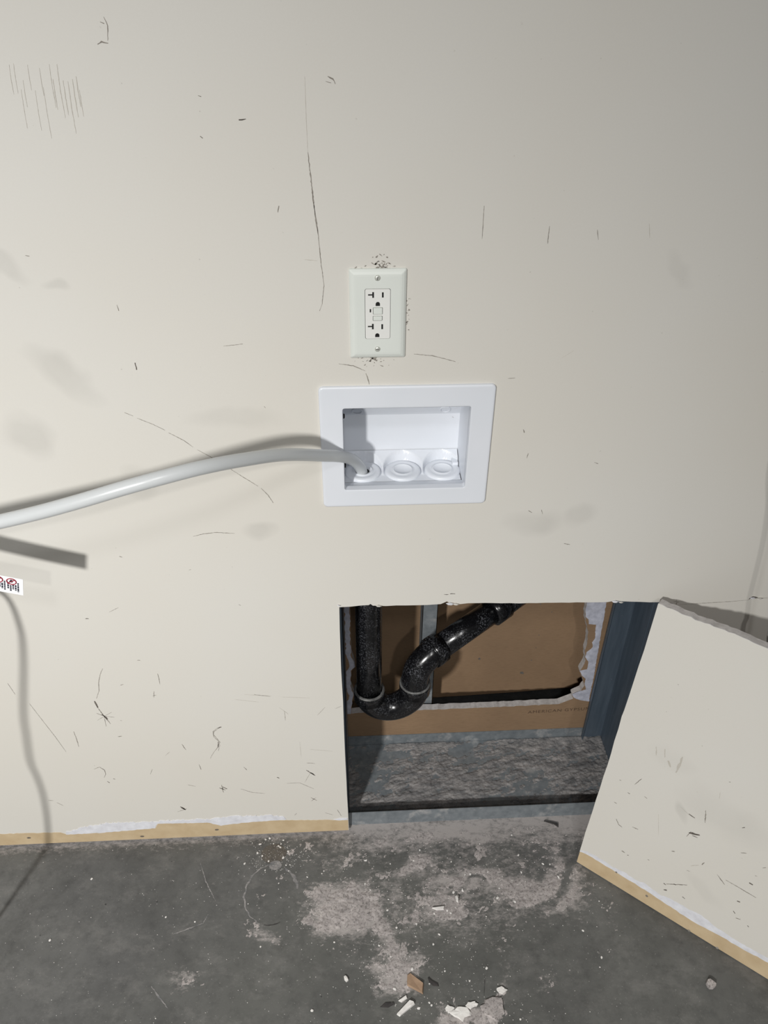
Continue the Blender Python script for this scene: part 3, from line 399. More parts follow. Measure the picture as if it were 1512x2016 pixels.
# floor wear: ring scar and patch, scratches
def fpl(a, b): return (a, b, .0004)
cx, cy = -.2117, -.124
pts = []
ring_pts = [(cx + .0525 * math.cos(math.radians(t)) + .0016 * math.sin(t * .3), cy + .060 * math.sin(math.radians(t))) for t in range(82, 255, 6)]
ribbon('ring_scar', ring_pts, .0030, mat_dust2, fpl, floor, 3)
ring_pts = [(cx + .050 * math.cos(math.radians(t)), cy + .058 * math.sin(math.radians(t))) for t in range(8, 66, 6)]
ribbon('ring_scar', ring_pts, .0055, mat_dust2, fpl, floor, 5)
ribbon('ring_scar', [(cx + .05 * math.cos(math.radians(t)), cy + .06 * math.sin(math.radians(t))) for t in range(258, 300, 6)], .002, mat_dark, fpl, floor, 7)
mat_patch = simple('patched_concrete', srgb(98, 92, 84), .7, var=srgb(76, 72, 68), scale=160, bump=.5, bscale=300)
ov = [(-.2125 + .0255 * math.cos(t) * rnd.uniform(.96, 1.04), -.041 + .0215 * math.sin(t) * rnd.uniform(.96, 1.04)) for t in np.linspace(0, 2 * math.pi, 40, endpoint=False)]
add('filled_hole', [(*p, .0005) for p in ov], [tuple(range(40))], mat_patch, floor)
ov = [(-.2080 + .013 * math.cos(t), -.066 + .010 * math.sin(t)) for t in np.linspace(0, 2 * math.pi, 26, endpoint=False)]
add('filled_hole', [(*p, .0007) for p in ov], [tuple(range(26))], mat_dust2, floor)
for i, (p, w) in enumerate(LINES_F): ribbon('floor_scratch', p, w * .0009, mat_dust2 if i != 3 else mat_dark, fpl, floor, 40 + i)

# ------------------------------------------------------------------ main wall (painted drywall with the cut opening)
TH = .0158
zb = .0078
right_x = .492
cut_top = jag(CUT_TOP, .012, .0006, 2); cut_left = jag(CUT_LEFT, .03, .0003, 3)
outer = [(-2.4, zb)] + [tuple(cut_left[-1])] + cut_left[::-1][1:-1] + cut_top + [(right_x, .60), (right_x + .002, .3), (right_x - .001, zb), (2.4, zb), (2.4, 2.95), (-2.4, 2.95)]
hole = [(-.056, .842), (.135, .842), (.135, 1.004), (-.056, 1.004)]
wall = sheet('wall_back', outer, [hole], 0.0, TH, [mat_paint, mat_gyp, mat_brown])
tag(wall, kind='structure')
wp = lambda d: (lambda a, b: (a, -d, b))
# bare paper strip left where a baseboard came off
tt = jag(TAN_TOP, .006, .0012, 8); tt = [(-2.4, .044)] + tt
strip = [(p[0], zb) for p in (tt[0], (-.0605, 0))] + tt[::-1]
strip[1] = (-.0602, zb); strip[2] = (-.0602, TAN_TOP[-1][1])
sheet('bare_paper_strip', strip, [], -.0005, .0, [mat_tan], wall)
ttop = jag(TORN_TOP, .0032, .0026, 9); tb = jag(TORN_BOT, .005, .0008, 10)
sheet('torn_paper_edge', ttop + tb[::-1], [], -.0008, .0, [mat_torn], wall)
sheet('torn_paper_edge', jag([(-.0605, .0445), (-.0605, .0505), (-.075, .052), (-.09, .0475), (-.082, .0445), (-.0605, .0445)], .003, .0006, 4)[:-1], [], -.0008, .0, [mat_torn], wall)
for (x, z) in NAILS:
    add('nail_hole', [(x + .0042 * math.cos(a), -.0007, z + .0026 * math.sin(a)) for a in np.linspace(0, 6.28, 14)[:-1]], [tuple(range(13))], mat_black, wall)
for i, (p, w) in enumerate(SCRATCHES):
    pale = w < 1.0 or i >= len(SCRATCHES) - 16; w = w * .8 if i >= len(SCRATCHES) - 16 else w
    ribbon('scuff_mark', p, w * .0006, mat_pale if pale else (mat_black if w >= 2.5 else mat_scratch), wp(.0003), wall, 100 + i)
v, f = [], []
for (x, z, s) in GRIME:
    n = 7; k = len(v); ph = rnd.random() * 6; st = rnd.uniform(.9, 2.2); ro = rnd.uniform(-1, 1)
    for a in range(n):
        rr = s * rnd.uniform(.35, 1.1); p_, q_ = rr * st * math.cos(ph + a * 6.283 / n), rr * .6 * math.sin(ph + a * 6.283 / n)
        v.append((x + p_ * math.cos(ro) - q_ * math.sin(ro), -.0003, z + p_ * math.sin(ro) + q_ * math.cos(ro)))
    f.append(tuple(range(k, k + n)))
tag(add('grime_speckle', v, f, mat_scratch, wall), kind='stuff')
# curled torn paper bits along the cut
for i, (x, z, s) in enumerate([(.0025, .6335, .006), (.1185, .6335, .008), (.128, .632, .006), (.391, .627, .007), (.401, .625, .005), (-.0616, .637, .004), (.494, .6225, .006), (.622, .6255, .006), (.634, .6235, .006)]):
    v = [(x - s, -.0002, z), (x - s * .3, -.0025, z + s * .45), (x + s * .4, -.003, z + s * .25), (x + s, -.0002, z - s * .15), (x + s * .2, -.001, z - s * .5), (x - s * .5, -.0012, z - s * .35)]
    add('torn_paper_curl', v, [(0, 5, 4), (0, 4, 1), (1, 4, 2), (2, 4, 3)], mat_torn if i % 2 else mat_paint, wall)

# ------------------------------------------------------------------ wall cavity: track, studs, rear boards
tr = empty('floor_track', (.2, .1, 0))
def part(name, vf, mat, p): return child(add(name, vf[0], vf[1], mat), p)
part('track_base', box((-.45, .0185, 0), (1.2, .2165, .0014)), mat_galv, tr)
fl = ([(-.45, .0163, .0), (1.2, .0163, .0), (1.2, .0195, .037), (-.45, .0195, .037), (-.45, .0178, .0), (1.2, .0178, .0), (1.2, .0210, .037), (-.45, .0210, .037)], [(0, 1, 2, 3), (5, 4, 7, 6), (3, 2, 6, 7), (0, 4, 5, 1), (0, 3, 7, 4), (1, 5, 6, 2)])
part('track_flange', fl, mat_galv, tr)
part('track_flange', box((-.45, .2172, 0), (1.2, .2187, .0322)), mat_galv, tr)
tag(tr, 'dusty galvanised floor track running along the bottom of the opened wall cavity', 'metal track')
def stud(x_web, side, y0, y1, w, z0, z1, label, mat=mat_stud, lip=.010):
    t = .0012; s = empty('metal_stud', (x_web, (y0 + y1) / 2, z0)); xl = x_web + side * w
    lo, hi = min(x_web, xl), max(x_web, xl)
    part('web', box((min(x_web, x_web + side * t), y0, z0), (max(x_web, x_web + side * t), y1, z1)), mat, s)
    for k, yy in enumerate((y0, y1)):
        a = yy if k == 0 else yy - t
        part('flange', box((lo, a, z0), (hi, a + t, z1)), mat, s)
        b0, b1 = (yy, yy + lip) if k == 0 else (yy - lip, yy)
        part('flange_lip', box((min(xl, xl - side * t), b0, z0), (max(xl, xl - side * t), b1, z1)), mat, s)
    if abs(y1 - y0) > .15:                                  # stiffening grooves pressed into the web
        for yy in (y0 + .35 * (y1 - y0), y0 + .62 * (y1 - y0)):
            part('web_rib', box((x_web + side * t - (.0 if side > 0 else .0012), yy - .002, z0 + .04), (x_web + side * t + (.0012 if side > 0 else .0), yy + .002, z1)), mat, s)
    tag(s, label, 'metal stud'); return s
stud(.5345, -1, .0218, .2160, .047, .0016, 2.93, 'blue-grey steel stud on the right side of the wall cavity beside the leaning panel')
stud(-.0575, -1, .0218, .2160, .040, .0016, 2.93, 'dark steel stud at the left edge of the wall opening beside the black standpipe')
# rear board with its own ragged hole
rb = jag(R_BOT, .006, .0010, 20); rr = jag(R_RIGHT, .006, .0009, 21); rl = jag(R_LEFT, .01, .0008, 22)
rhole = [(rl[0][0], 1.2)] + rl + rb + rr[::-1] + [(rr[0][0], 1.2)]
YA = .219
rear = sheet('wall_rear', [(-2.4, .004), (2.4, .004), (2.4, 2.95), (-2.4, 2.95)], [rhole], YA, YA + .016, [mat_brown, mat_gyp, mat_brown]); tag(rear, kind='structure')
sheet('torn_paper_edge', jag(R_TORN + [R_TORN[0]], .004, .0007, 23)[:-1], [], YA - .0006, YA, [mat_torn_rear], rear)
tl = [(p[0] - .001, p[1]) for p in R_LEFT]
sheet('torn_paper_edge', jag(tl, .006, .0015, 24) + jag([(p[0] - .010, p[1]) for p in tl[::-1]], .006, .002, 25), [], YA - .0005, YA, [mat_torn_rear], rear)
cu = bpy.data.curves.new('board_lettering', 'FONT'); cu.body = 'AMERICAN GYPSUM'; cu.size = .0145; cu.space_character = 1.12; cu.extrude = 0
tobj = bpy.data.objects.new('tmp', cu); col.objects.link(tobj); dg = bpy.context.evaluated_depsgraph_get()
tm = bpy.data.meshes.new_from_object(tobj.evaluated_get(dg)); bpy.data.objects.remove(tobj)
w_txt = max(v.co.x for v in tm.vertices); tm.materials.append(simple('faded_print', srgb(70, 52, 40), .9, var=srgb(98, 76, 58), scale=300))
lt = bpy.data.objects.new('board_lettering', tm); col.objects.link(lt); lt.parent = rear
lt.location = (.352, YA - .0004, .0885); lt.rotation_euler = (math.radians(90), 0, 0); lt.rotation_euler.rotate_axis('Z', .035); lt.scale = (.142 / w_txt, .9, 1)
lt['label'] = 'faded printed board maker lettering'
stud(.1040, 1, .2420, .2800, .031, .0016, 2.93, 'pale galvanised stud seen through the ragged hole behind the trap', mat_galv, .008)
far = sheet('wall_far', [(-2.4, .002), (.147, .002), (.1475, .042), (.34, .0515), (.52, .064), (.80, .075), (.80, .002), (2.4, .002), (2.4, 2.95), (-2.4, 2.95)], [], .3150, .331, [mat_brown, mat_gyp, mat_brown]); tag(far, kind='structure')
tag(sheet('light_block_wall', [(-2.4, .001), (2.4, .001), (2.4, 2.95), (-2.4, 2.95)], [], .56, .576, [mat_brown, mat_gyp, mat_brown]), kind='structure')  # added sheet, never in view, blocks ambient light behind the cavity
tpl = add('light_cap_1', *box((-2.4, 0.0, 2.951), (2.4, .576, 2.99)), mat_gyp); tag(tpl, kind='structure')  # unseen header added to keep ambient light from leaking in at the top
for i, (x, z, s) in enumerate([(.355, .118, .006), (.372, .16, .002), (.378, .20, .0015), (.38, .24, .0015), (.372, .335, .0025), (.32, .335, .002), (.25, .17, .004), (.31, .30, .0014), (.40, .31, .0014)]):
    P = [(x + s * rnd.uniform(.4, 1.1) * math.cos(a),   .3145, z + s * rnd.uniform(.5, 1.3) * math.sin(a)) for a in np.linspace(0, 6.28, 9)[:-1]]
    add('paper_blemish', P, [tuple(range(8))], mat_black, far)
# dust drifted in the track
xs = np.arange(-.0575, .5335, .0016); ys = np.arange(.0215, .2155, .0016); X, Y = np.meshgrid(xs, ys, indexing='ij')
rx, ry = X * .95 + Y * .3, Y * .95 - X * .3
st = fbm(rx * .8, ry * 2.6, 30, 61, 6, .66); bl = fbm(X, Y, 9, 66, 4, .55)
hh = .55 + (st - .5) * 2.4 + (bl - .5) * 2.2 + (fbm(X, Y, 150, 83, 3, .85) - .5) * 1.2 - .45
hh += .45 * np.exp(-((.2155 - Y) / .012) ** 2) + .35 * np.exp(-(((X - .5) / .05) ** 2 + ((Y - .19) / .03) ** 2)) - .55 * np.exp(-((Y - .03) / .018) ** 2) - .5 * np.exp(-((X + .02) / .06) ** 2)
hz = np.where(hh > 0, .0016 + np.clip(hh, 0, 1) * .0032 + (fbm(X, Y, 200, 77, 3, .7) - .5) * .0013 * np.clip(hh * 4, 0, 1), .0014 + hh * .004)
td = grid_obj('plaster_dust', xs, ys, np.clip(hz, .0006, .02), mat_dust2, keep=hz > .0012)
tag(td, 'grey plaster dust drifted across the metal track inside the wall cavity', 'dust', kind='stuff')

# ------------------------------------------------------------------ black drain pipe with trap
pr = .0242; yp = .100
dp = empty('drain_pipe', (.03, yp, .22))
xa, xb = -.0115, .0775; zt = .3050; zl = .3200; Rb = (xb - xa) / 2
child(tube('standpipe', [(xa, yp - .010, .80), (xa, yp, .62), (xa, yp, .45), (xa, yp, .298)], pr, mat_pipe, seg=32), dp)
arc = [(xa, yp, zt + .012), (xa, yp, zt)]
arc += [(xa + Rb - Rb * math.cos(t), yp, zt - .030 * math.sin(t) - .010 * math.sin(t) ** 2 + (zl - zt) * (1 - math.cos(t)) / 2 * .7) for t in np.linspace(.12, math.pi - .12, 22)]
arc += [(xb, yp, zl - .004), (xb, yp, zl + .012)]
child(tube('trap_bend', arc, .0272, mat_pipe, seg=32), dp)
for x, z in ((xa, zt + .004), (xb, zl + .004)):
    for nm, pf, mt in (('coupling', [(.0245, -.010), (.0302, -.010), (.0306, .010), (.0300, .0135), (.0245, .0135)], mat_pipe), ('joint_ring', [(.0295, .0128), (.0303, .0122), (.0300, .0146), (.0255, .0150)], mat_pipe_ring)):
        child(lathe(nm, pf, (x, yp, z), mt, seg=36), dp)
p0 = Vector((xb, yp, zl + .010)); a0 = Vector((.108, .112, .404)); a1 = Vector((.238, .200, .4255)); d = (a1 - a0).normalized()
elbow = catmull([p0, Vector((xb + .0005, yp, zl + .035)), Vector((xb + .008, yp + .002, zl + .062)), a0, a0 + d * .02], 8)
child(tube('elbow', elbow, .0268, mat_pipe, seg=32), dp)
child(tube('coupling', [a0 - d * .002, a0 + d * .003, a0 + d * .022, a0 + d * .0225], [.028, .0306, .0302, .025], mat_pipe, seg=32), dp)
child(tube('joint_ring', [a0 - d * .003, a0 - d * .001], [.0300, .0303], mat_pipe, seg=32), dp)
child(tube('trap_arm', [a0 + d * .015, a1 + d * .03], pr, mat_pipe, seg=32), dp)
child(tube('coupling', [a1 - d * .006, a1 - d * .004, a1 + d * .03, a1 + d * .032], [.025, .0302, .0302, .026], mat_pipe, seg=32), dp)
child(tube('trap_arm', [a1 + d * .028, a1 + d * .05, a1 + d * .085 ], pr + .002, mat_pipe, seg=32), dp)
tag(dp, 'dusty black plastic drain pipe with curved trap inside the wall cavity', 'drain pipe')

# ------------------------------------------------------------------ electrical outlet
OX, OZ = 0.0, 1.1212
ol = empty('electrical_outlet', (OX, 0, OZ - .057))
loops = []
for ins, y in ((0, .0), (0, -.0022), (.0008, -.0034), (.003, -.0050), (.006, -.0060), (.0085, -.0062)):
    loops.append([(p[0], y, p[1]) for p in rrect(OX - .035 + ins, OX + .035 - ins, OZ - .0572 + ins, OZ + .0572 - ins, max(.0012, .002 - ins * .2), 3)])
RX, RZ = -.0003, 1.1231
inner = rrect(RX - .0158, RX + .0158, RZ - .0322, RZ + .0322, .0022, 4)
pl = loft('cover_plate', loops, mat_plate); child(pl, ol)
face = sheet('cover_plate_front', [(p[0], p[2]) for p in loops[-1]], [inner], -.0062, -.0045, [mat_plate]); child(face, ol)
hole_cut = []
O = OUTLET
def tslot(x, z): return [(x + .0011, z - .0037), (x + .0011, z + .0037), (x - .0011, z + .0037), (x - .0011, z + .0011), (x - .0062, z + .0011), (x - .0062, z - .0008), (x - .0011, z - .0008), (x - .0011, z - .0037)]
def hot(x, z): return [(x - .0011, z - .0034), (x + .0011, z - .0034), (x + .0011, z + .0034), (x - .0011, z + .0034)]
def gnd(x, z): return [(x - .0027, z - .0027), (x + .0027, z - .0027), (x + .0027, z)] + [(x + .0027 * math.cos(a), z + .0027 * math.sin(a)) for a in np.linspace(.3, math.pi - .3, 7)] + [(x - .0027, z)]
slots = [tslot(*p) for p in O['tslot']] + [hot(*p) for p in O['hot']] + [gnd(*p) for p in O['gnd']] + [[(O['led'][0][0] - .0009, O['led'][0][1] - .0022), (O['led'][0][0] + .0009, O['led'][0][1] - .0022), (O['led'][0][0] + .0009, O['led'][0][1] + .0022), (O['led'][0][0] - .0009, O['led'][0][1] + .0022)]]
bx_, bz_ = O['reset'][0]; tx_, tz_ = O['test'][0]
btn = [rrect(bx_ - .0061, bx_ + .0061, bz_ - .0045, bz_ + .0045, .001, 3), rrect(tx_ - .0061, tx_ + .0061, tz_ - .0032, tz_ + .0032, .001, 3)]
rec = child(sheet('receptacle', rrect(RX - .0153, RX + .0153, RZ - .0317, RZ + .0317, .002, 4), slots + btn, -.0066, -.0030, [mat_recept]), ol)
gp = child(sheet('seam', rrect(RX - .0160, RX + .0160, RZ - .0324, RZ + .0324, .002, 4), [], -.0044, -.0040, [mat_gap]), ol)
for i, s in enumerate(slots):
    o = sheet('slot' if i < 6 else 'indicator', s, [], -.0056, -.0046, [mat_slot], rec); o.matrix_parent_inverse = rec.matrix_parent_inverse.copy() if False else Matrix.Identity(4)
for i, b in enumerate(((bx_, bz_, .0056, .0040, 'reset_button'), (tx_, tz_, .0056, .0027, 'test_button'))):
    x, z, hx, hz_, nm = b
    lp = [[(p[0], y, p[1]) for p in rrect(x - hx + k, x + hx - k, z - hz_ + k, z + hz_ - k, .0009, 3)] for k, y in ((0, -.0046), (0, -.0070 - .0006 * (1 - i)), (.0006, -.0075 - .0006 * (1 - i)))]
    loft(nm, lp, mat_plate, rec, cap_last=True)
for z, ang in ((1.1684, 1.35), (1.0772, .03)):
    x = -.0006; s = child(lathe('screw', [(.0036, -.0058), (.0036, -.0066), (.0030, -.0074), (.0015, -.0079), (.0, -.0080)], (x, 0, z), mat_screw, axis='y', seg=24), ol)
    ca, sa = math.cos(ang), math.sin(ang); L, w = .0032, .0004
    add('screw_slot', [(x + ca * a * L - sa * b * w, -.0082 if abs(a) < .5 else -.0069, z + sa * a * L + ca * b * w) for a, b in ((-1, -1), (-.45, -1), (.45, -1), (1, -1), (1, 1), (.45, 1), (-.45, 1), (-1, 1))], [(0, 1, 6, 7), (1, 2, 5, 6), (2, 3, 4, 5)], mat_gap, s)
tag(ol, 'pale ivory electrical outlet with test buttons mounted above the white wall box', 'outlet')

# ------------------------------------------------------------------ recessed washer outlet box
wb = empty('washer_outlet_box', (.0395, .04, .84))
X0, X1, Z0, Z1 = -.0470, .1256, .8615, .9918
L_ = []
for (x0, x1, z0, z1, y, r) in ((-.0785, .1576, .8322, 1.0236, .0, .0062), (-.0785, .1576, .8322, 1.0236, -.0028, .0062), (-.0778, .1569, .8329, 1.0229, -.0042, .0056), (-.0762, .1553, .8345, 1.0213, -.0048, .0045), (-.0740, .1531, .8367, 1.0191, -.0046, .003),
                               (X0 - .0030, X1 + .0030, Z0 - .0030, Z1 + .0030, -.0044, .004), (X0 - .0010, X1 + .0010, Z0 - .0010, Z1 + .0010, -.0048, .0035), (X0, X1, Z0, Z1, -.0040, .003), (X0, X1, Z0, Z1, .006, .003)):
    L_.append([(p[0], y, p[1]) for p in rrect(x0, x1, z0, z1, r, 5)])
fp = child(loft('face_flange', L_, mat_box), wb); fp.data.polygons.foreach_set('use_smooth', [True] * len(fp.data.polygons))
for p in fp.data.polygons: p.use_smooth = True
ms = fp.modifiers.new('wn', 'WEIGHTED_NORMAL')
YB, ZF, YC = .083, .8545, .050
hv = [(X0, .005, Z0), (X1, .005, Z0), (X1, .005, Z1), (X0, .005, Z1), (X0, YB, ZF), (X1, YB, ZF), (X1, YB, .9350), (X0, YB, .9350), (X0, YC, Z1), (X1, YC, Z1), (X0, .026, ZF), (X1, .026, ZF)]
hf = [(4, 5, 6, 7), (7, 6, 9, 8), (8, 9, 2, 3), (0, 3, 8, 7, 4, 10), (1, 11, 5, 6, 9, 2), (0, 10, 11, 1)]
child(add('housing', hv, hf, mat_box), wb)
PC = [(-.0200, .0515), (.0400, .0515), (.0995, .0515)]; PR = .0268
xs = np.arange(X0, X1 + .0001, .0012); ys = np.arange(.026, YB + .0001, .0011); X, Y = np.meshgrid(xs, ys, indexing='ij')
ch = np.clip((Y - .042) * .5, 0, 1)
for px_, py_ in PC:
    dd = np.hypot(X - px_, Y - py_); ch = np.where(dd < PR + .0030, np.clip((dd - PR - .0012) / .0018, 0, 1) * ch, ch)
child(grid_obj('housing_floor', xs, ys, ZF + .0002 + ch, mat_box), wb)
for i, (px_, py_) in enumerate(PC):
    prof = [(PR, -.001), (PR, .0022), (PR - .0006, .0036), (PR - .0022, .0046), (PR - .0045, .0050), (PR - .0075, .0046), (.0156, .0038), (.0146, .0052), (.0138, .0055), (.0130, .0050), (.0122, .0038)]
    prof += [(.0004, .0036)] if i else [(.0106, .0042), (.0104, -.004)]
    k = child(lathe('knockout_plug', prof, (px_, py_, ZF), mat_box, seg=48), wb)
    if i == 0:
        k['label'] = 'punched-out plug with the hose in it'
        lathe('plug_opening', [(.0104, .0015), (.0003, .0015)], (px_, py_, ZF), mat_slot, k, seg=32)
nrm = Vector((0, -(Z1 - .935), -(YB - YC))).normalized(); sl = Vector((0, YB - YC, -(Z1 - .935))).normalized()
for x in (-.0265, .1025):
    c0 = Vector((x, .0770, Z1 - (.0770 - YC) * (Z1 - .935) / (YB - YC))) + nrm * .0004
    path = [c0 + Vector((1, 0, 0)) * .0072 * math.cos(a) + sl * .0072 * math.sin(a) for a in np.linspace(0, 2 * math.pi, 33)]
    child(tube('knockout_ring', path, .0011, mat_box, seg=8, cap=False), wb)
for z, y in ((.969, .018), (.889, .018)):
    child(lathe('fixing_screw', [(.0, .0025), (.003, .0022), (.0036, .0008), (.0036, 0)], (0, 0, 0), mat_stain, seg=18), wb)
    o = bpy.context.scene.collection.objects[-1] if False else [k for k in wb.children if k.name.startswith('fixing_screw')][-1]
    for vtx in o.data.vertices: c_ = vtx.co.copy(); vtx.co = (X0 + .0002 + c_.z, y + c_.y, z + c_.x)
cl = child(bevel_box('moulded_clip', (X1 - .010, .060, ZF + .0005), (X1 - .001, .074, ZF + .009), .0008, mat_box), wb)
tag(wb, 'white recessed plastic washer outlet box with three round plugs and wide flange', 'outlet box')

# ------------------------------------------------------------------ hose, tagged cord, loose cable
hp = [(-.0185, .0540, .830)] + HOSE_IN + [][:0] + HOSE[0:] + [(-.50, -.212, .953), (-.60, -.205, .926), (-.72, -.195, .886)]
hs = tube('drain_hose', catmull(hp, 10), .0082, mat_hose, seg=24)
tag(hs, 'translucent white plastic hose curving out of the wall box toward the left', 'hose')

cd = empty('tagged_cord', (-.71, -.13, 0))
cp = [(-.660, -.15, .80), (-.640, -.155, .785)] + CORD[1:] + [(-.76, -.25, .014), (-.80, -.33, .0052), (-1.1, -.55, .0052)]
child(tube('cable', catmull([(-1.3, -.30, .0052), (-1.2, -.25, .012), (-1.08, -.2, .25), (-.95, -.16, .60), (-.80, -.15, .78)] + cp, 8), .0036, mat_cord, seg=14), cd)
(tr_, br_, tl_, bl_) = [Vector(p) for p in TAG]
e1 = ((tl_ - tr_) + (bl_ - br_)) / 2; e1.normalize(); LT = .175
nseg = 14; tv = []
for i in range(nseg + 1):
    s = i / nseg * LT; bend = Vector((0, -.02 * (s / LT) ** 2, .016 * (s / LT) ** 2))
    for o_ in (tr_, br_): tv.append(o_ + e1 * s + bend)
tf = [(2 * i, 2 * i + 2, 2 * i + 3, 2 * i + 1) for i in range(nseg)]
tg = child(add('warning_tag', tv, tf, mat_tag), cd); md = tg.modifiers.new('thick', 'SOLIDIFY'); md.thickness = .0006; md.offset = 0
ed = (br_ - tr_).normalized(); TW = (br_ - tr_).length; fr = ed.cross(e1).normalized()
if fr.y > 0: fr = -fr
def tp(s, t, k=.0006):
    return tr_ + e1 * s + ed * t + fr * k + Vector((0, -.02 * (s / LT) ** 2, .016 * (s / LT) ** 2))
for s0 in (.0140, .0305, .047):
    c_, rad = (s0, .0065), .0058
    ring = [tp(c_[0] + rad * math.cos(a), c_[1] + rad * .82 * math.sin(a), .0009) for a in np.linspace(0, 2 * math.pi, 25)]
    tube('prohibition_ring', ring, .0007, mat_red, tg, seg=6, cap=False)
    tube('prohibition_bar', [tp(c_[0] + rad * .7, c_[1] + rad * .55, .0009), tp(c_[0] - rad * .7, c_[1] - rad * .55, .0009)], .0006, mat_red, tg, seg=6)
    add('pictogram', [tp(c_[0] + dx, c_[1] + dz, .0007) for dx, dz in ((.003, .001), (.001, -.003), (-.002, -.002), (-.001, .002))], [(0, 1, 2, 3)], mat_ink, tg)
v, f = [], []
for s0 in (.0140, .0305, .047):
    for j in range(5):
        t0 = (.0105, .0118, .0118, .0135, .0105)[j] + (0 if j else .0); t = t0 if j not in (0,) else .0075; t_end = TW - (.0045 + .0016 * (j % 3)) - (.0 if j < 4 else .002)
        sx = s0 - .0080 + j * .0031
        while t < t_end:
            ln = rnd.uniform(.0015, .0045); k = len(v)
            v += [tp(sx - .0010, t), tp(sx + .0010, t), tp(sx + .0010, min(t + ln, t_end)), tp(sx - .0010, min(t + ln, t_end))]; f.append((k, k + 1, k + 2, k + 3)); t += ln + .0006
add('printed_text', v, f, mat_ink, tg)
tag(cd, 'hanging cord with a white warning tag printed with red prohibition symbols', 'cord')

wr = tube('loose_cable', catmull([(.50, -.10, 2.9), (.53, -.105, 2.0), (.565, -.11, 1.3)] + WIRE + [(.66, -.11, .45), (.665, -.11, .2), (.66, -.11, .0045), (.70, -.05, .0042), (.9, -.03, .0042)], 8), .0042, mat_cord, seg=10)
tag(wr, 'thin cable hanging beside the wall behind the leaning drywall panel', 'cable')

# ------------------------------------------------------------------ leaning cut-out drywall panel
BLv, U, V, Nv = Vector(PANEL['bl']), Vector(PANEL['u']), Vector(PANEL['v']), Vector(PANEL['n'])
BLv = BLv + Vector((0, 0, .0022))
pe = empty('drywall_panel', BLv)
pe.matrix_world = Matrix(((U.x, -Nv.x, V.x, BLv.x), (U.y, -Nv.y, V.y, BLv.y), (U.z, -Nv.z, V.z, BLv.z), (0, 0, 0, 1)))   # x along, y into the board, z up
PW, PH = .545, .6465
top = jag([(0, PH), (.06, PH - .001), (.11, PH + .0015), (.168, PH + .001), (.3, PH + .002), (PW, PH)], .007, .0011, 31)
lft = jag([(0, 0), (-.0005, .12), (.0005, .28), (-.001, .40), (.0, .415), (.0008, .55), (0, PH)], .03, .0004, 32)
rgt = jag([(PW, PH), (PW + .001, .3), (PW, 0)], .03, .0005, 33)
outl = lft[:-1] + top[:-1] + rgt[:-1]
sheet('gypsum_core', outl + [(PW, 0)] if False else lft[:-1] + top[:-1] + rgt, [], .0004, TH, [mat_tan, mat_gyp, mat_brown], pe)
ptop = jag(P_TORN_TOP + [(.42, .042), (.48, .047), (PW, .044)], .005, .0012, 34)
ptop[0] = (-.0006, ptop[0][1])
sheet('painted_face', [(p[0] - .0004, p[1]) for p in lft[:-1] if p[1] > ptop[0][1] + .002] + [(-.0004, PH - .0003)] + top[1:-1] + [(p[0], p[1]) for p in rgt[:-1] if p[1] > .05] + ptop[::-1], [], -.0004, .0004, [mat_panel, mat_torn], pe)
tanp = jag(P_TAN + [(.42, .034), (.48, .036), (PW, .034)], .006, .0010, 35); tanp[0] = (-.0005, tanp[0][1])
pt2 = [(p[0], max(p[1], 0) + .0002) for p in ptop]
sheet('torn_paper_edge', pt2 + tanp[::-1], [], -.0001, .0004, [mat_torn], pe)
for i, (p, w) in enumerate(PANEL_MARKS):
    ribbon('scuff_mark', p, w * .00075, mat_pale if w < 1.4 or (i in (0, 1, 2, 3)) else (mat_black if w > 2.9 else mat_scratch), lambda a, b: (a, -.0007, b), pe, 300 + i)
for (a, b) in P_NAIL: lathe('nail_hole', [(.0, -.0001), (.0018, -.0002), (.0026, .0002)], (a, 0, b), mat_scratch, pe, seg=14, axis='y')
tag(pe, 'cut-out beige drywall panel leaning against the wall beside the opening', 'drywall panel')

# ------------------------------------------------------------------ debris on the floor
def chip(name, pts, z0, h, mat, label, cat, group=None, seed=0, curl=0):
    r = random.Random(seed); P = ccw(pts); n = len(P); cx = sum(p[0] for p in P) / n; cy = sum(p[1] for p in P) / n
    v = [(p[0], p[1], z0) for p in P] + [(cx + (p[0] - cx) * r.uniform(.82, .97), cy + (p[1] - cy) * r.uniform(.82, .97), z0 + h * r.uniform(.8, 1.1) + curl * ((p[0] - cx) / .015) ** 2) for p in P]
    v.append((cx, cy, z0 + h)); f = [tuple(range(n))[::-1]] + [(i, (i + 1) % n, n + (i + 1) % n, n + i) for i in range(n)] + [(n + i, n + (i + 1) % n, 2 * n) for i in range(n)]
    o = add(name, v, f, mat); return tag(o, label, cat, group)
chip('paper_scrap', FL['paper_scrap'], .0006, .0035, mat_scrap, 'torn brown paper scrap lying on the concrete at the bottom of the picture', 'paper scrap', seed=1, curl=.002)
chip('gypsum_sliver', FL['sliver'], .0003, .006, mat_chip, 'long white gypsum sliver just below the brown paper scrap', 'gypsum chip', seed=2)
chip('gypsum_sliver', FL['sliver2'], .0003, .004, mat_chip, 'short white gypsum sliver beside the longer sliver near the paper scrap', 'gypsum chip', seed=3)
chip('gypsum_chip', FL['oval'], .0003, .004, mat_chip, 'oval white gypsum chip left of the brown paper scrap', 'gypsum chip', seed=4)
chip('gypsum_chip', FL['chip_a'], .002, .006, mat_chip, 'pointed white gypsum chip in the middle of the dust', 'gypsum chip', seed=5)
chip('gypsum_chip', FL['chip_b'], .001, .004, mat_chip, 'flat pale gypsum chip left of the pointed chip in the dust', 'gypsum chip', seed=6)
chip('rubber_flake', FL['leaf'], .0003, .0025, mat_dark, 'dark leaf-shaped flake right of the brown paper scrap', 'flake', seed=7)
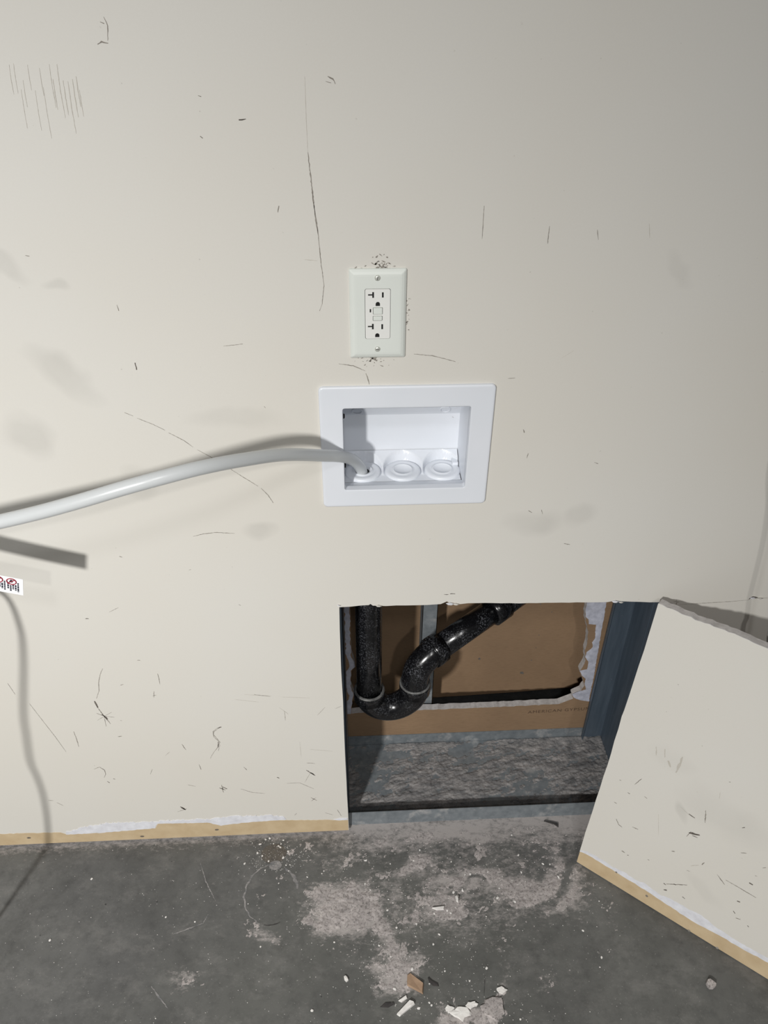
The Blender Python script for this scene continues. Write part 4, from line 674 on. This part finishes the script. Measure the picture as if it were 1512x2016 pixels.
chip('rubber_flake', FL['dark2'], .0003, .0022, mat_dark, 'dark flake left of the white gypsum slivers', 'flake', seed=8)
chip('metal_shaving', FL['dark1'], .0015, .004, mat_dark, 'dark metal shaving lying in front of the floor track', 'metal shaving', seed=9)
nx, ny = FL['nut'][0]
chip('plaster_lump', [(nx + .009 * math.cos(a) * rnd.uniform(.7, 1.1), ny + .009 * math.sin(a) * rnd.uniform(.7, 1.1)) for a in np.linspace(0, 6.28, 10)[:-1]], .0003, .008, mat_dust, 'small crumbly plaster lump on bare concrete below the leaning panel', 'plaster lump', seed=10)
# broken plaster flakes at the bottom edge of the picture
for i, (x, y, s, lab) in enumerate([(.185, -.345, .030, 'large broken white plaster flake at the bottom edge right of the slivers'), (.128, -.350, .020, 'middle broken white plaster flake at the bottom edge beside the larger flake'), (.205, -.318, .010, 'small upright white plaster flake above the large broken flake'), (.150, -.338, .012, 'narrow white plaster flake between two larger flakes'), (.110, -.343, .010, 'leftmost small white plaster flake of the broken cluster')]):
    n = 13; chip('plaster_flake', [(x + s * math.cos(a) * rnd.uniform(.55, 1.15), y + s * .62 * math.sin(a) * rnd.uniform(.5, 1.2)) for a in np.linspace(0, 2 * math.pi, n, endpoint=False)], .0004, .0032, mat_dust if i == 0 else mat_chip, lab, 'plaster flake', seed=20 + i)
# crumbs: one mesh per shape, many individuals
shapes = []
for s in range(6):
    bm = bmesh.new(); bmesh.ops.create_icosphere(bm, subdivisions=1, radius=1); r = random.Random(s)
    for vv in bm.verts: vv.co *= r.uniform(.6, 1.15); vv.co.z = max(vv.co.z * .6, -.35)
    me = bpy.data.meshes.new('gypsum_crumb'); bm.to_mesh(me); bm.free(); me.materials.append(mat_chip); shapes.append(me)
def spot():
    while True:
        k = rnd.random()
        if k < .55: x, y, *_ = rnd.choice(DUST[:14]); x += rnd.gauss(0, .07); y += rnd.gauss(0, .05)
        elif k < .8: x, y = rnd.uniform(-.7, .45), rnd.uniform(-.42, -.01)
        else: x, y = rnd.gauss(-.21, .03), rnd.gauss(-.045, .02)
        if y > -.006 or y < -.42: continue
        if (x - BLv.x) * Nv.x + (y - BLv.y) * Nv.y < .008 and x > .36: continue
        return x, y
for i in range(90):
    x, y = spot(); o = bpy.data.objects.new('gypsum_crumb', shapes[i % 6]); s = rnd.uniform(.0013, .0030)
    o.location = (x, y, s * .33); o.scale = (s * rnd.uniform(.7, 1.5), s, s); o.rotation_euler = (0, 0, rnd.uniform(0, 6)); col.objects.link(o)
    tag(o, 'tiny white gypsum crumb scattered on the concrete floor', 'gypsum crumb', 'gypsum crumbs on the floor')
v, f = [], []
for i in range(1500):
    x, y = spot(); s = rnd.uniform(.0004, .0012); k = len(v); a = rnd.random() * 6
    v += [(x + s * math.cos(a + t), y + s * math.sin(a + t), .0001) for t in (0, 2.1, 4.2)] + [(x, y, s * 1.1)]
    f += [(k, k + 1, k + 3), (k + 1, k + 2, k + 3), (k + 2, k, k + 3)]
tag(add('gypsum_grit', v, f, mat_chip), 'fine white gypsum grit sprinkled over the concrete floor', 'grit', kind='stuff')
